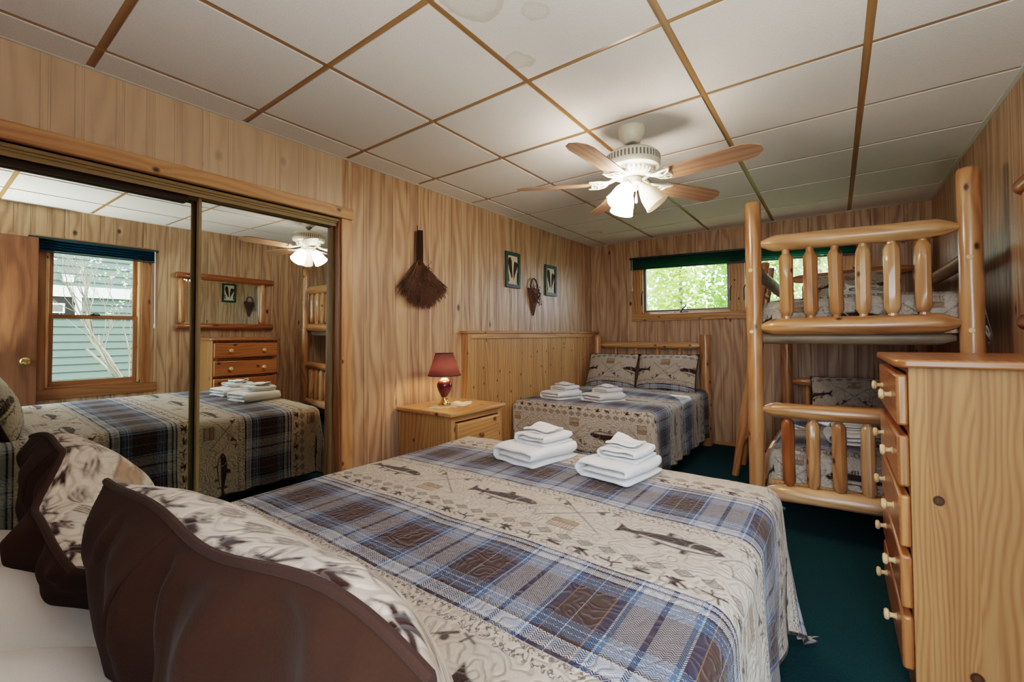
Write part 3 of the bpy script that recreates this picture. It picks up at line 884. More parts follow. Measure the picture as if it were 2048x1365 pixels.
bl = thing('window_shade', 'long dark green pleated shade pulled up above the two-pane window over the beds', 'blind', (-.9, FY - .05, 2.055), (0, math.radians(1.55), 0))
b = B(); b.box((-1.085, -.03, .012), (1.085, .03, .034), 'x'); b.build('head_rail', 'green_rail', bl, bevel=.004)
pl = [((-.024 if i % 2 else .012), .012 - i * .0098) for i in range(12)]
b = B(); b.quadgrid([[(-1.07, y_, z_) for y_, z_ in pl], [(1.07, y_, z_) for y_, z_ in pl]], None, smooth=False)
b.build('pleated_fabric', 'shade_green', bl, sharp=10)
b = B(); b.box((-1.07, -.026, -.112), (1.07, .014, -.096), 'x'); b.build('bottom_rail', 'green_rail', bl, bevel=.003)
b = B(); b.tube([(-1.045, -.03, .01), (-1.045, -.034, -.3), (-1.04, -.032, -.34)], .0025); b.lathe([(.0, -.37), (.006, -.36), (.004, -.34)], 8, Matrix.Translation((-1.04, -.032, 0)))
b.build('pull_cord', 'cord', bl)

# ------------------------------------------------------------------ open bedroom door lying along the right wall
d1 = bpy.data.objects.new('door_1', None); COL.objects.link(d1); struct(d1); d1.location = (.585, -.16, 0)
b = B(); b.box((-.018, 0, .012), (.018, .815, 2.02), 'z'); b.build('door_slab', 'doorwood', d1, bevel=.002)
MK = Matrix.Translation((-.018, .745, .90)) @ Matrix.Rotation(-PI / 2, 4, 'Y')
b = B(); b.lathe([(.034, 0), (.034, .004), (.028, .008), (.014, .012), (.012, .03), (.022, .04), (.029, .052), (.026, .064), (.012, .07), (0, .071)], 20, MK)
b.build('door_knob', 'brass', d1)
b = B(); b.box((-.012, .813, .86), (.012, .8165, .94), 'z'); b.build('latch_plate', 'brass', d1, bevel=.001)

# ------------------------------------------------------------------ outdoors
b = B(); b.poly([(-30, -20, -.45), (30, -20, -.45), (30, 40, -.45), (-30, 40, -.45)])
struct(b.build('ground_outside', 'asphalt'))
hs = thing('neighbouring_house', 'grey-green clapboard house wall with white trim band, outside the window by the door', 'house', (4.9, 1.5, -.45))
b = B(); prof = []
zz = 0
while zz < 3.4:
    prof += [(-.012, zz), (.006, zz + .124), ]; zz += .125
b.quadgrid([[(x, -5, z_) for x, z_ in prof], [(x, 6, z_) for x, z_ in prof]], None, smooth=False)
b.build('siding', 'siding', hs, sharp=10)
part('trim_band', (-.05, -5, 2.11), (.02, 6, 2.29), 'white_paint', hs, 'y', .004)
part('corner_board', (-.045, .06, 1.80), (.02, .14, 2.11), 'white_paint', hs, 'z', .004)
b = B(); b.box((-.03, -.9, 1.8), (.03, .06, 2.11), 'y'); b.build('dark_window', 'darkmetal', hs, bevel=.003)
b = B(); b.box((-.05, -.55, 1.84), (-.03, -.06, 2.0), 'y'); fr_ = b.build('window_frame', 'white_paint', hs, bevel=.003)
b = B(); b.box((-.055, -.52, 1.865), (-.05, -.085, 1.975), 'y'); b.build('window_pane', 'greymetal', hs, bevel=.001)
b = B(); b.box((-.09, -.09, 2.35), (-.01, .035, 2.46), 'y'); b.box((-.10, -.10, 2.45), (-.01, .045, 2.47), 'y'); b.build('vent_hood', 'white_paint', hs, bevel=.004)

def branch(b, p, d, L, r, depth, tips, spread=.55):
    n = 5
    pts = [p]; dd = d.copy()
    for i in range(n):
        dd = (dd + Vector((rnd.uniform(-.16, .16), rnd.uniform(-.16, .16), rnd.uniform(-.06, .12)))).normalized()
        pts.append(pts[-1] + dd * L / n)
    b.tube(pts, [r * (1 - .45 * i / n) for i in range(n + 1)], 6)
    if depth == 0:
        tips.append((pts[-1], dd)); tips.append((pts[-3], dd)); return
    for k in range(rnd.choice((2, 3, 3))):
        j = rnd.randint(2, n)
        nd = (dd + Vector((rnd.uniform(-1, 1), rnd.uniform(-1, 1), rnd.uniform(-.3, .7))) * spread * 1.3).normalized()
        branch(b, pts[j], nd, L * rnd.uniform(.5, .8), r * .5, depth - 1, tips, spread)
def leaves(b, tips, n, rad, size):
    for (p, d) in tips:
        for _ in range(n):
            c = p + Vector((rnd.gauss(0, rad), rnd.gauss(0, rad), rnd.gauss(0, rad)))
            a = Vector((rnd.uniform(-1, 1), rnd.uniform(-1, 1), rnd.uniform(-1, 1))).normalized()
            e = a.orthogonal().normalized(); s_ = size * rnd.uniform(.6, 1.3)
            b.poly([c - a * s_, c + e * s_ * .5, c + a * s_, c - e * s_ * .5])
lt = thing('lilac_shrub', 'slender shrub with bare twigs and a few pale blossoms, in front of the clapboard house', 'shrub', (3.3, 2.15, -.45))
b = B(); tips = []
for q in ((0, 0, .2), (.05, -.06, .1), (-.03, .1, .1)):
    branch(b, Vector(q), Vector((rnd.uniform(-.1, .1), -.22 + rnd.uniform(-.2, .2), 1)).normalized(), 1.5, .028, 4, tips, .5)
b.tube([(0, 0, 0), (0, 0, .25)], .05, 8)
b.build('branches', 'bark', lt)
b = B(); leaves(b, rnd.sample(tips, min(60, len(tips))), 3, .04, .022); b.build('leaves', 'leaf_small', lt, flat=True)
b = B()
for (p, d) in rnd.sample(tips, min(26, len(tips))):
    for _ in range(4):
        b.lathe([(.0, -.012), (.012, -.006), (.015, .004), (.0, .012)], 6, Matrix.Translation(p + Vector((rnd.gauss(0, .02), rnd.gauss(0, .02), rnd.gauss(0, .02)))))
b.build('blossoms', 'blossom', lt)

tl = ['tall light green tree outside the left pane of the far window, nearest the blind cord', 'yellow-green tree behind the crank handle of the far window',
      'darker green leafy tree outside the left pane, close to the window mullion', 'pale green tree outside the right pane, behind the bunk bed guard rail',
      'broad bushy tree filling the background behind the far window', 'dense green tree behind the bunk bed headboard rail outside']
for i, (x_, y_, h_, m_, r_) in enumerate([(-3.6, 10.2, 4.4, 'leaf_c', .8), (-2.5, 9.2, 3.9, 'leaf_a', .8), (-1.45, 9.8, 4.2, 'leaf_b', .8), (-.2, 9.4, 4.0, 'leaf_c', .85), (-1.9, 13.0, 5.6, 'leaf_a', 1.6), (.9, 11.0, 4.6, 'leaf_b', 1.2)]):
    t_ = thing('leafy_tree', tl[i], 'tree', (x_, y_, -.45), (0, 0, i * 1.1), 'trees behind the house')
    b = B(); tips = []
    b.tube([(0, 0, 0), (.03, .02, h_ * .25), (0, .05, h_ * .5), (.02, 0, h_ * .85)], [.09, .07, .05, .02], 8)
    b.build('trunk', 'bark', t_)
    b = B(); tp = []
    for _ in range(150):
        v_ = Vector((rnd.gauss(0, 1), rnd.gauss(0, 1), rnd.gauss(0, 1))).normalized() * rnd.uniform(.3, 1) ** .5
        tp.append((Vector((v_.x * r_, v_.y * r_, h_ * .55 + v_.z * h_ * .42)), None))
    leaves(b, tp, 22, .16, .07)
    b.build('foliage', m_, t_, flat=True)
# ------------------------------------------------------------------ bedspreads
def vsteps(v0, v1, fine, coarse):
    out = [v0]; v = v0
    while v < v1:
        ph = ((v - PL0) / PER) % 1.0 * PER
        v += coarse if (ph < PLW - .012 and PER - ph > .02) else fine
        out.append(min(v, v1))
    return np.array(out)
def bend(e, rad):
    th = np.minimum(e / rad, PI / 2)
    h = rad * np.sin(th); d = rad * (1 - np.cos(th)) + np.maximum(e - rad * PI / 2, 0)
    return h, d
def bedspread(name, cx, W, yh, sgn, L, zt, dl, dr, df, rad, v0, su, fine, coarse, du, sd, crown=.012, flare=.07, rip=.012, uoff=0.0, zmin=.012, cflare=.06):
    """unfolded cloth draped over a box: a = across (world x), c = head -> foot"""
    a = np.arange(-W / 2 - dl, W / 2 + dr + du * .5, du)
    v = vsteps(v0, v0 + L + df, fine, coarse)
    A, V = np.meshgrid(a, v, indexing='ij')
    Cc = V - v0
    hx_ = W / 2 - rad
    ex = np.maximum(np.abs(A) - hx_, 0); ey = np.maximum(Cc - (L - rad), 0)
    p = 2.6
    e = (ex ** p + ey ** p) ** (1 / p)
    eh = np.hypot(ex, ey) + 1e-9
    dx = np.where(e > 0, ex / eh, 0) * np.sign(A); dy = np.where(e > 0, ey / eh, 0)
    h, d = bend(e, rad)
    drop = max(dl, df, .05)
    s2 = 2 * np.abs(dx * dy)
    k = np.clip(d / drop, 0, 1.3)
    arc = np.where(ex > ey, Cc, A)
    ripple = np.sin(arc * 2 * PI / .23 + sd + 2 * np.sin(arc * 5.1)) * rip * k ** 1.3 + sn(A, V, sd + 3, 1.6) * rip * 1.3 * k
    out = h + flare * d * k * .5 + cflare * s2 * k + ripple
    X = np.clip(A, -hx_, hx_) + dx * out
    Y = np.minimum(Cc, L - rad) + dy * out
    top = crown * (1 - (A / (W / 2)) ** 2) * (e <= 0) + sn(A, V, sd, 1.3) * .005 + sn(A, V, sd + 1, 4.0) * .0022
    Z = zt + top * np.clip(1 - d / .1, 0, 1) - d
    low = np.maximum(zmin - Z, 0)
    Z = np.maximum(Z, zmin + sn(A, V, sd + 5, 3) * .004 + .004)
    X = X + dx * low * .45; Y = Y + dy * low * .45
    P = np.stack([cx + X, yh + sgn * Y, Z], -1)
    hem = ((A < a[0] + .011) | (A > a[-1] - .011) | (V > v[-1] - .011)).astype(float)
    o = gridmesh(name, P, su * A + uoff, V, 'quilt', None, hem)
    return o

FLIP = lambda k: k >= 2      # rows hanging over the foot end stand the other way up
q1 = bedspread('bedspread', -.985, 1.62, .08, 1, 1.90, .605, .50, .50, .50, .06, .08, -1, .0034, .009, .0036, 3, uoff=.41 - .985)
tag(q1, 'trout and plaid quilted bedspread on the big bed in the foreground', 'bedspread')
FLIP = lambda k: k >= 1
q2 = bedspread('bedspread', -1.765, 1.33, 5.0, -1, 1.72, .60, .03, .46, .46, .06, 1.03 - (1.72 - .06) - .02, 1, .006, .010, .006, 11, uoff=.30)
tag(q2, 'trout and plaid quilted bedspread on the far bed beside the knotty wainscot', 'bedspread')
FLIP = lambda k: True
q3 = bedspread('bedspread', .122, .97, 4.92, -1, 1.76, 1.40, .16, .20, .17, .05, 1.10 - (1.76 - .05), 1, .006, .010, .006, 21, flare=.02, rip=.006, zmin=.3, cflare=.02)
tag(q3, 'trout print quilt on the upper bunk mattress', 'bedspread')
q4 = bedspread('bedspread', .085, .88, 4.92, -1, 1.74, .475, .18, .10, .20, .05, 1.10 - (1.74 - .05), 1, .006, .010, .006, 31, flare=.02, rip=.006, zmin=.2, cflare=.02)
tag(q4, 'trout and plaid quilt on the lower bunk mattress', 'bedspread')
FLIP = lambda k: True

# ------------------------------------------------------------------ pillows
def pillow_pts(w, h, t, nu, nv, side, sd, wr=.006, pinch=.05, ex=.5):
    a = np.sin(np.linspace(-PI / 2, PI / 2, nu)); b = np.sin(np.linspace(-PI / 2, PI / 2, nv))
    Aa, Bb = np.meshgrid(a, b, indexing='ij')
    X = Aa * w / 2 * (1 - pinch * (1 - Bb ** 2) * Aa ** 2); Z = Bb * h / 2 * (1 - pinch * 1.1 * (1 - Aa ** 2) * Bb ** 2)
    prof = np.clip((1 - Aa ** 2) * (1 - Bb ** 2), 0, 1) ** ex
    Y = side * (t / 2 * prof)
    edge = np.clip(1 - np.maximum(np.abs(Aa), np.abs(Bb)), 0, 1)
    wk = sn(X, Z, sd, 4.5) * wr * np.minimum(edge * 8, 1) + sn(X, Z, sd + 1, 11) * wr * .35 * np.minimum(edge * 8, 1)
    Y = Y + side * wk
    return X, Y, Z, Aa, Bb
def make_pillow(name, label, w, h, t, loc, rot, su, vtop, sd, group=None, back='velvet', res=.0045, slump=0.0, plain=False, gathers=False, uoff=.29, flop=0.0):
    r = thing(name, label, 'pillow', loc, rot, group)
    nu, nv = (int(w / res), int(h / res)) if not plain else (60, 44)
    def warp(X, Y, Z, Aa, Bb):
        wave = .014 * np.sin(X * 9 + sd) + .010 * np.sin(X * 17 + sd * 2)
        Z = Z + slump * (np.clip(Bb, 0, 1) ** 2) * (-np.abs(Aa) ** 3 * (.02 + .035 * (Aa > 0)) + wave * .35)
        Y = Y + slump * wave * .5 * Bb
        if flop:
            k_ = np.clip((X + .02) / .12, 0, 1); k_ = k_ * k_ * (3 - 2 * k_) * np.clip(Bb * .6 + .4, 0, 1)
            Y = Y - flop * k_; Z = Z - flop * .75 * k_
        return X, Y, Z
    X, Y, Z, Aa, Bb = pillow_pts(w, h, t, nu, nv, 1, sd)
    X, Y, Z = warp(X, Y, Z, Aa, Bb)
    P = np.stack([X, Y, Z], -1)[::-1]
    Aq = Aa[::-1]; 
    if plain:
        gridmesh('front', P, Aq, Bb[::-1], 'linen', r, painted=False)
    else:
        dv_ = np.linalg.norm(np.diff(P, axis=1), axis=2); cv = np.concatenate([np.zeros((nu, 1)), np.cumsum(dv_, 1)], 1)
        du_ = np.linalg.norm(np.diff(P, axis=0), axis=2); cu_ = np.concatenate([np.zeros((1, nv)), np.cumsum(du_, 0)], 0)
        sx = np.sign(P[-1, nv // 2, 0] - P[0, nv // 2, 0])
        gridmesh('front', P, su * sx * (cu_ - cu_[-1:] / 2) * .93 + uoff, vtop + (cv[:, -1:] - cv) * .93, 'quilt', r)
    nu2, nv2 = (110, 80) if not plain else (60, 44)
    X, Y, Z, Aa, Bb = pillow_pts(w, h, t * (.85 if gathers else 1), nu2, nv2, -1, sd + 40, wr=.011 if gathers else .006, ex=.62)
    if gathers:
        topd = (1 - Bb) * h / 2
        g_ = np.exp(-topd / .13) * np.sin(X * 52 + 2.2 * np.sin(X * 13) + topd * 6) * (1.2 - .4 * Aa) * .014 + np.exp(-np.abs(topd - .16) / .16) * np.sin(X * 30 - Z * 21 + 1 + 1.5 * np.sin(X * 7)) * .016
        g_ = g_ + np.exp(-topd / .09) * np.sin(X * 95 + 3 * np.sin(X * 19)) * .006 + np.exp(-topd / .2) * np.sin(X * 41 - Z * 9) * .006 * (Aa > -.2)
        ed = np.clip((1 - np.maximum(np.abs(Aa), np.abs(Bb))) * 7, 0, 1)
        Y = Y - g_ * ed
    X, Y, Z = warp(X, Y, Z, Aa, Bb)
    P = np.stack([X, Y, Z], -1)
    gridmesh('back', P, Aa, Bb, back if not plain else 'linen', r, painted=False)
    if gathers:      # overlapping closure flap
        s_ = np.linspace(0, 1, 46)[:, None]; bb = np.sin(np.linspace(-PI / 2, PI / 2, nv2))[None, :]
        ae = -.34 + .20 * bb
        A2 = -1 + s_ * (ae + 1); B2 = bb + 0 * s_
        X2 = A2 * w / 2 * (1 - .05 * (1 - B2 ** 2) * A2 ** 2); Z2 = B2 * h / 2 * (1 - .055 * (1 - A2 ** 2) * B2 ** 2)
        tk = t * .85
        Y2 = -(tk / 2 * np.clip((1 - A2 ** 2) * (1 - B2 ** 2), 0, 1) ** .62)
        ed = np.clip((1 - np.maximum(np.abs(A2), np.abs(B2))) * 7, 0, 1)
        e8 = np.clip((1 - np.maximum(np.abs(A2), np.abs(B2))) * 8, 0, 1)
        Y2 = Y2 - (sn(X2, Z2, sd + 40, 4.5) * .011 * e8 + sn(X2, Z2, sd + 41, 11) * .011 * .35 * e8)
        topd = (1 - B2) * h / 2
        Y2 = Y2 - .006 * ed * np.sin(X2 * 30 + Z2 * 20) - .016 * ed - .004
        X2, Y2, Z2 = warp(X2, Y2, Z2, A2, B2)
        gridmesh('back_flap', np.stack([X2, Y2, Z2], -1), A2 + 0 * bb, B2, back, r, painted=False).modifiers.new('t', 'SOLIDIFY').thickness = .004
    if not plain:
        n_ = 40; ring = []
        for i in range(n_): ring.append((-1 + 2 * i / n_, 1))
        for i in range(n_): ring.append((1, 1 - 2 * i / n_))
        for i in range(n_): ring.append((1 - 2 * i / n_, -1))
        for i in range(n_): ring.append((-1, -1 + 2 * i / n_))
        A1 = np.array([q[0] for q in ring]); B1 = np.array([q[1] for q in ring])
        X1 = A1 * w / 2 * (1 - .05 * (1 - B1 ** 2) * A1 ** 2); Z1 = B1 * h / 2 * (1 - .055 * (1 - A1 ** 2) * B1 ** 2)
        X1, Y1, Z1 = warp(X1, X1 * 0, Z1, A1, B1)
        b = B(); b.tube([(X1[i], Y1[i], Z1[i]) for i in range(len(ring))], .0058, 8, closed=True)
        b.build('piping', 'piping', r)
    return r
VT = PL0 + .36
make_pillow('pillow_sham', 'nearest pillow sham, brown back turned to the viewer, at the bottom edge', .71, .45, .24, (-.615, .275, .762), (math.radians(20), 0, math.radians(3)), -1, VT, 5, gathers=True, slump=1.0, res=.004)
make_pillow('pillow_sham', 'farther quilted pillow sham with brown back, at the mirror side of the foreground bed', .68, .45, .22, (-1.33, .265, .752), (math.radians(20), 0, math.radians(2)), -1, VT, 9, gathers=True, slump=.9, res=.005, flop=.085)
make_pillow('pillow_sham', 'quilted trout pillow sham on the far bed, against the wainscot side', .60, .44, .16, (-2.10, 4.80, .775), (math.radians(24), 0, PI + .02), -1, VT, 13, slump=.25, back='quilt' if False else 'velvet')
make_pillow('pillow_sham', 'quilted trout pillow sham on the far bed, on the side nearest the bunk bed', .64, .45, .16, (-1.47, 4.78, .775), (math.radians(24), 0, PI - .02), -1, VT, 17, slump=.25)
make_pillow('pillow_sham', 'quilted trout pillow sham at the head of the lower bunk', .62, .44, .15, (.12, 4.76, .62), (math.radians(34), 0, PI), -1, VT, 23, slump=.2, res=.006)
make_pillow('pillow_sham', 'quilted trout pillow sham lying at the head of the upper bunk', .60, .42, .15, (.12, 4.70, 1.55), (math.radians(42), 0, PI), -1, VT, 29, slump=.2, res=.006)
make_pillow('pillow', 'plain white pillow standing behind the near brown-backed sham', .68, .46, .18, (-.66, .085, .70), (math.radians(64), 0, 0), 1, 0, 31, plain=True)
make_pillow('pillow', 'plain white pillow standing behind the farther brown-backed sham', .68, .46, .18, (-1.34, .075, .70), (math.radians(64), 0, 0), 1, 0, 37, plain=True)

# ------------------------------------------------------------------ beds under the spreads
nb = thing('bed', 'wide foreground bed whose mattress is under the trout quilt', 'bed', (-.985, .9, 0))
def soft(name, lo, hi, mat, parent, rad):
    b = B(); b.box(lo, hi, 'y'); o = b.build(name, mat, parent, bevel=rad, seg=4); return o
soft('box_spring', (-.76, -.98, .14), (.76, 1.03, .34), 'mattress', nb, .03)
soft('mattress', (-.77, -.99, .34), (.77, 1.03, .585), 'mattress', nb, .05)
for sx in (-.68, .68):
    for sy in (-.9, .92):
        b = B(); b.lathe([(.022, 0), (.026, .01), (.022, .14)], 12, Matrix.Translation((sx, sy, 0))); b.build('leg', 'darkmetal', nb)
# corner of the sheet hanging below the spread
b = B()
P = []
for i in range(9):
    u_ = i / 8
    P.append([(.775 + .05 * u_ + .012 * math.sin(u_ * 5), .97 + .10 * u_, .20 - (.19) * k + .0 * u_) for k in (0, .33, .66, 1.0)])
b.quadgrid(P); b.build('sheet_corner', 'linen', nb)

lb = thing('log_bed', 'log bed with peeled log headboard against the far wall under the window', 'bed', (-1.77, 4.1, 0))
o = lambda x, y, z: (x + 1.77, y - 4.1, z)
for x_ in (-2.405, -1.135):
    b = B(); b.log(o(x_, 5.07, 0), o(x_, 5.07, 1.20), .058, ('flat', 'round')); b.build('post', 'log', lb)
b = B(); b.log(o(-2.36, 5.07, 1.075), o(-1.19, 5.07, 1.07), .040, ('tenon', 'tenon')); b.build('rail', 'log_pale', lb)
b = B(); b.log(o(-2.36, 5.08, .50), o(-1.19, 5.08, .50), .040, ('tenon', 'tenon')); b.build('rail', 'log', lb)
for x_ in (-2.16, -1.905, -1.65, -1.405):
    b = B(); b.log(o(x_, 5.075, .53), o(x_, 5.07, 1.045), .032, ('peg', 'peg')); b.build('spindle', 'log', lb)
soft('box_spring', (-.64, -.80, .14), (.635, .90, .34), 'mattress', lb, .03)
soft('mattress', (-.655, -.81, .34), (.655, .90, .575), 'mattress', lb, .05)
for sx in (-.58, .58):
    b = B(); b.lathe([(.03, 0), (.03, .14)], 12, Matrix.Translation((sx, -.7, 0))); b.build('leg', 'darkmetal', lb)

# ------------------------------------------------------------------ folded towels
def towel(name, label, pts, t, depth, loc, rz, group, sd, border=False):
    b = B()
    # resample the fold path
    path = [Vector((p[0], 0, p[1])) for p in pts]
    nsl = 12
    rows = []
    for s_ in range(nsl + 1):
        f = s_ / nsl
        e = min(1.0, min(f, 1 - f) * 7)
        tt = t * (.55 + .45 * math.sin(e * PI / 2))
        ins = (1 - math.sin(e * PI / 2)) * .010
        yy = (f - .5) * depth
        L, R = [], []
        n = len(path)
        for i, p in enumerate(path):
            a = path[max(i - 1, 0)]; c = path[min(i + 1, n - 1)]
            d = (c - a).normalized(); nr = Vector((-d.z, 0, d.x))
            w = .0025 * mnoise.noise(Vector((p.x * 22 + sd, yy * 16, p.z * 40)))
            q = Vector((p.x * (1 - ins * 3), yy + .012 * mnoise.noise(Vector((i * .35, s_ * .12, sd))) , p.z + w + .003 * math.sin(yy * 20 + sd)))
            L.append(q + nr * tt / 2); R.append(q - nr * tt / 2)
        cap0 = [path[0] * 1.0 + Vector((0, yy, 0)) - (path[1] - path[0]).normalized() * tt * .42]
        cap1 = [path[-1] * 1.0 + Vector((0, yy, 0)) + (path[-1] - path[-2]).normalized() * tt * .42]
        rows.append(L + cap1 + list(reversed(R)) + cap0)
    b.quadgrid(rows, None, 0, True, True)
    n = len(path)
    for row, fl in ((rows[0], False), (rows[-1], True)):
        Lr = row[:n]; Rr = list(reversed(row[n + 1:2 * n + 1]))
        b.quadgrid([Lr, Rr], None, 0, True, flip=fl)
        for tri in ([Lr[-1], row[n], Rr[-1]], [Rr[0], row[2 * n + 1], Lr[0]]):
            b.poly(tri)
    o = b.build(name, 'terry', None, sharp=80, sub=1)
    o.location = loc; o.rotation_euler = (0, 0, rz)
    return tag(o, label, 'towel', group)
def arc(cx, cz, r, a0, a1, n=7, sx=1.0):
    return [(cx + sx * r * math.cos(math.radians(a0 + (a1 - a0) * i / n)), cz + r * math.sin(math.radians(a0 + (a1 - a0) * i / n))) for i in range(n + 1)]
def lin(x0, x1, z, n=6):
    return [(x0 + (x1 - x0) * i / n, z + .002 * math.sin(i * 1.7)) for i in range(n + 1)]
def spiral(w, t, layers=3):
    zs = [t / 2 + t * 1.15 * i for i in range(3)]
    if layers == 3:
        # inner (middle) -> right turn up to the top -> left turn round to the bottom
        p = lin(-w * .36, w * .40, zs[1])
        p += arc(w * .40, (zs[1] + zs[2]) / 2, (zs[2] - zs[1]) / 2, -90, 90)[1:]
        p += lin(w * .36, -w * .42, zs[2])
        p += arc(-w * .42, (zs[0] + zs[2]) / 2, (zs[2] - zs[0]) / 2, 90, 270, 9)[1:]
        p += lin(-w * .38, w * .46, zs[0])
    else:
        p = lin(w * .44, -w * .42, zs[1])
        p += arc(-w * .42, (zs[0] + zs[1]) / 2, (zs[1] - zs[0]) / 2, 90, 270)[1:]
        p += lin(-w * .38, w * .46, zs[0])
    return p
GT = 'folded white towels on the foreground bed'
def stack(name_at, x, y, z, rz, gl, where, sc=1.0, sd=0, washflip=1.0):
    c, s_ = math.cos(rz), math.sin(rz)
    T = lambda dx, dy, dz: (x + (c * dx - s_ * dy) * sc, y + (s_ * dx + c * dy) * sc, z + dz * sc)
    towel('bath_towel', 'thick folded white bath towel, bottom of the %s' % where, [(p[0] * sc, p[1] * sc) for p in spiral(.275, .025)], .025 * sc, .35 * sc, T(0, 0, 0), rz, gl, sd + 1)
    towel('hand_towel', 'folded white hand towel, middle of the %s' % where, [(p[0] * sc, p[1] * sc) for p in spiral(.205, .0155)], .0155 * sc, .235 * sc, T(.012, .045, .079), rz + .05, gl, sd + 2)
    # wash cloth, folded once with a corner standing up
    n = 14; b = B()
    for layer in (0, 1):
        P = []
        for i in range(n):
            row = []
            for j in range(n):
                u_, v_ = i / (n - 1) - .5, j / (n - 1) - .5
                cu = max(0, (-u_ + v_) - .45) * .10 * washflip
                dz = .006 + layer * .011 + .004 * math.sin(u_ * 7 + sd) + cu + .0025 * math.sin(v_ * 11) + (.010 * (1 - min(1, (.5 - abs(v_)) * 8)) * (-1 if layer else 1) * .3)
                row.append((u_ * .155 * sc, v_ * .145 * sc, (dz) * sc))
            P.append(row)
        b.quadgrid(P)
    o = b.build('washcloth', 'terry', None, sharp=80)
    md = o.modifiers.new('thick', 'SOLIDIFY'); md.thickness = .009 * sc; md.offset = 1
    md = o.modifiers.new('sub', 'SUBSURF'); md.levels = 1; md.render_levels = 1
    o.location = T(.0, .05, .127); o.rotation_euler = (0, 0, rz + .1)
    tag(o, 'small folded white washcloth, top of the %s' % where, 'towel', gl)
stack('a', -1.14, 1.74, .615, math.radians(-10), GT, 'foreground bed towel stack nearer the nightstand', .93, 2, .35)
stack('b', -.725, 1.74, .615, math.radians(-8), GT, 'foreground bed towel stack nearer the bunk bed', .86, 9, .6)
GF = 'folded white towels on the far bed'
stack('c', -2.09, 3.62, .600, math.radians(-14), GF, 'far bed towel stack nearer the wainscot', .92, 15, .3)
stack('d', -1.68, 3.66, .600, math.radians(-20), GF, 'far bed towel stack nearer the open floor', .92, 21, .3)
stack('e', .06, 3.62, .482, math.radians(5), 'folded white towels on the lower bunk', 'lower bunk towel stack behind the spindles', .85, 27, .5)
stack('f', .15, 4.05, 1.408, math.radians(4), 'folded white towels on the upper bunk', 'upper bunk towel stack', .9, 33, .8)

# ------------------------------------------------------------------ nightstand
ns = thing('nightstand', 'pine nightstand with one-knob drawers between the closet wall and the far bed', 'nightstand', (-2.24, 2.30, 0))
Hn = .70
part('tabletop', (-.262, -.285, Hn - .028), (.278, .285, Hn), 'pine', ns, 'y', .008)
part('side_panel', (-.25, -.262, .03), (.235, -.242, Hn - .028), 'pine_wains', ns, 'z')
part('side_panel', (-.25, .242, .03), (.235, .262, Hn - .028), 'pine_wains', ns, 'z')
part('back_panel', (-.262, -.262, .03), (-.25, .262, Hn - .028), 'pine', ns, 'z')
b = B(); b.box((.235, -.262, .0), (.252, -.225, Hn - .028), 'z'); b.box((.235, .225, .0), (.252, .262, Hn - .028), 'z'); b.box((.235, -.225, Hn - .065), (.250, .225, Hn - .028), 'y'); b.box((.235, -.225, .03), (.25, .225, .075), 'y'); b.box((.235, -.225, .36), (.25, .225, .385), 'y')
b.build('face_frame', 'pine', ns, bevel=.002)
b = B(); b.box((-.25, -.242, .04), (.235, .242, .06), 'y'); b.build('bottom_panel', 'pine', ns)
for za, zb in ((.415, .625), (.09, .345)):
    d = part('drawer_front', (.236, -.215, za), (.268, .215, zb), 'pine', ns, 'y', .007)
    MK = Matrix.Translation((.268, 0, (za + zb) / 2)) @ Matrix.Rotation(PI / 2, 4, 'Y')
    b = B(); b.lathe([(.008, 0), (.007, .010), (.014, .016), (.017, .024), (.013, .030), (0, .032)], 16, MK); b.build('knob', 'knobdark', d)

# doily and lamp
b = B()
n = 72; P = []
rad = [0.0, .04, .08, .115, .135]
for r_ in rad:
    row = []
    for k in range(n):
        th = 2 * PI * k / n
        sc_ = 1 + (.07 * math.sin(th * 14) if r_ > .11 else 0)
        row.append((r_ * sc_ * math.cos(th) * .86, r_ * sc_ * math.sin(th) * 1.45, .0015 + (.003 * math.sin(th * 9) if r_ > .1 else 0)))
    P.append(row)
b.quadgrid(P, None, 0, True, True)
o = b.build('doily', 'doily'); o.location = (-2.235, 2.29, Hn); md = o.modifiers.new('t', 'SOLIDIFY'); md.thickness = .002
tag(o, 'cream crocheted oval doily under the lamp on the nightstand', 'doily')
lp = thing('table_lamp', 'small lamp with burgundy shade and dark red ceramic urn body on the nightstand', 'lamp', (-2.245, 2.235, Hn + .004))
b = B(); b.lathe([(.046, 0), (.047, .008), (.036, .014), (.034, .022), (.026, .030), (.020, .050), (.022, .058)], 28); b.build('base', 'brass', lp)
b = B(); b.lathe([(.021, .056), (.030, .075), (.045, .105), (.054, .135), (.054, .150), (.044, .166), (.034, .172)], 28); b.build('urn_body', 'ceramic', lp)
b = B(); b.lathe([(.036, .170), (.031, .180), (.024, .188), (.012, .194), (.012, .222)], 24); b.build('neck', 'ceramic_top', lp)
b = B(); b.lathe([(.0, .215), (.018, .225), (.024, .250), (.017, .275), (0, .283)], 16); b.build('bulb', 'lamp_bulb_lit', lp)
b = B(); b.lathe([(.116, .212), (.063, .368)], 40, cap=False); o = b.build('lamp_shade', 'lampshade', lp); md = o.modifiers.new('t', 'SOLIDIFY'); md.thickness = .0015
for r_, z_ in ((.1165, .212), (.0635, .368)):
    b = B(); b.tube([(r_ * math.cos(2 * PI * k / 40), r_ * math.sin(2 * PI * k / 40), z_) for k in range(40)], .0022, 6, closed=True); b.build('shade_rim', 'piping', lp)

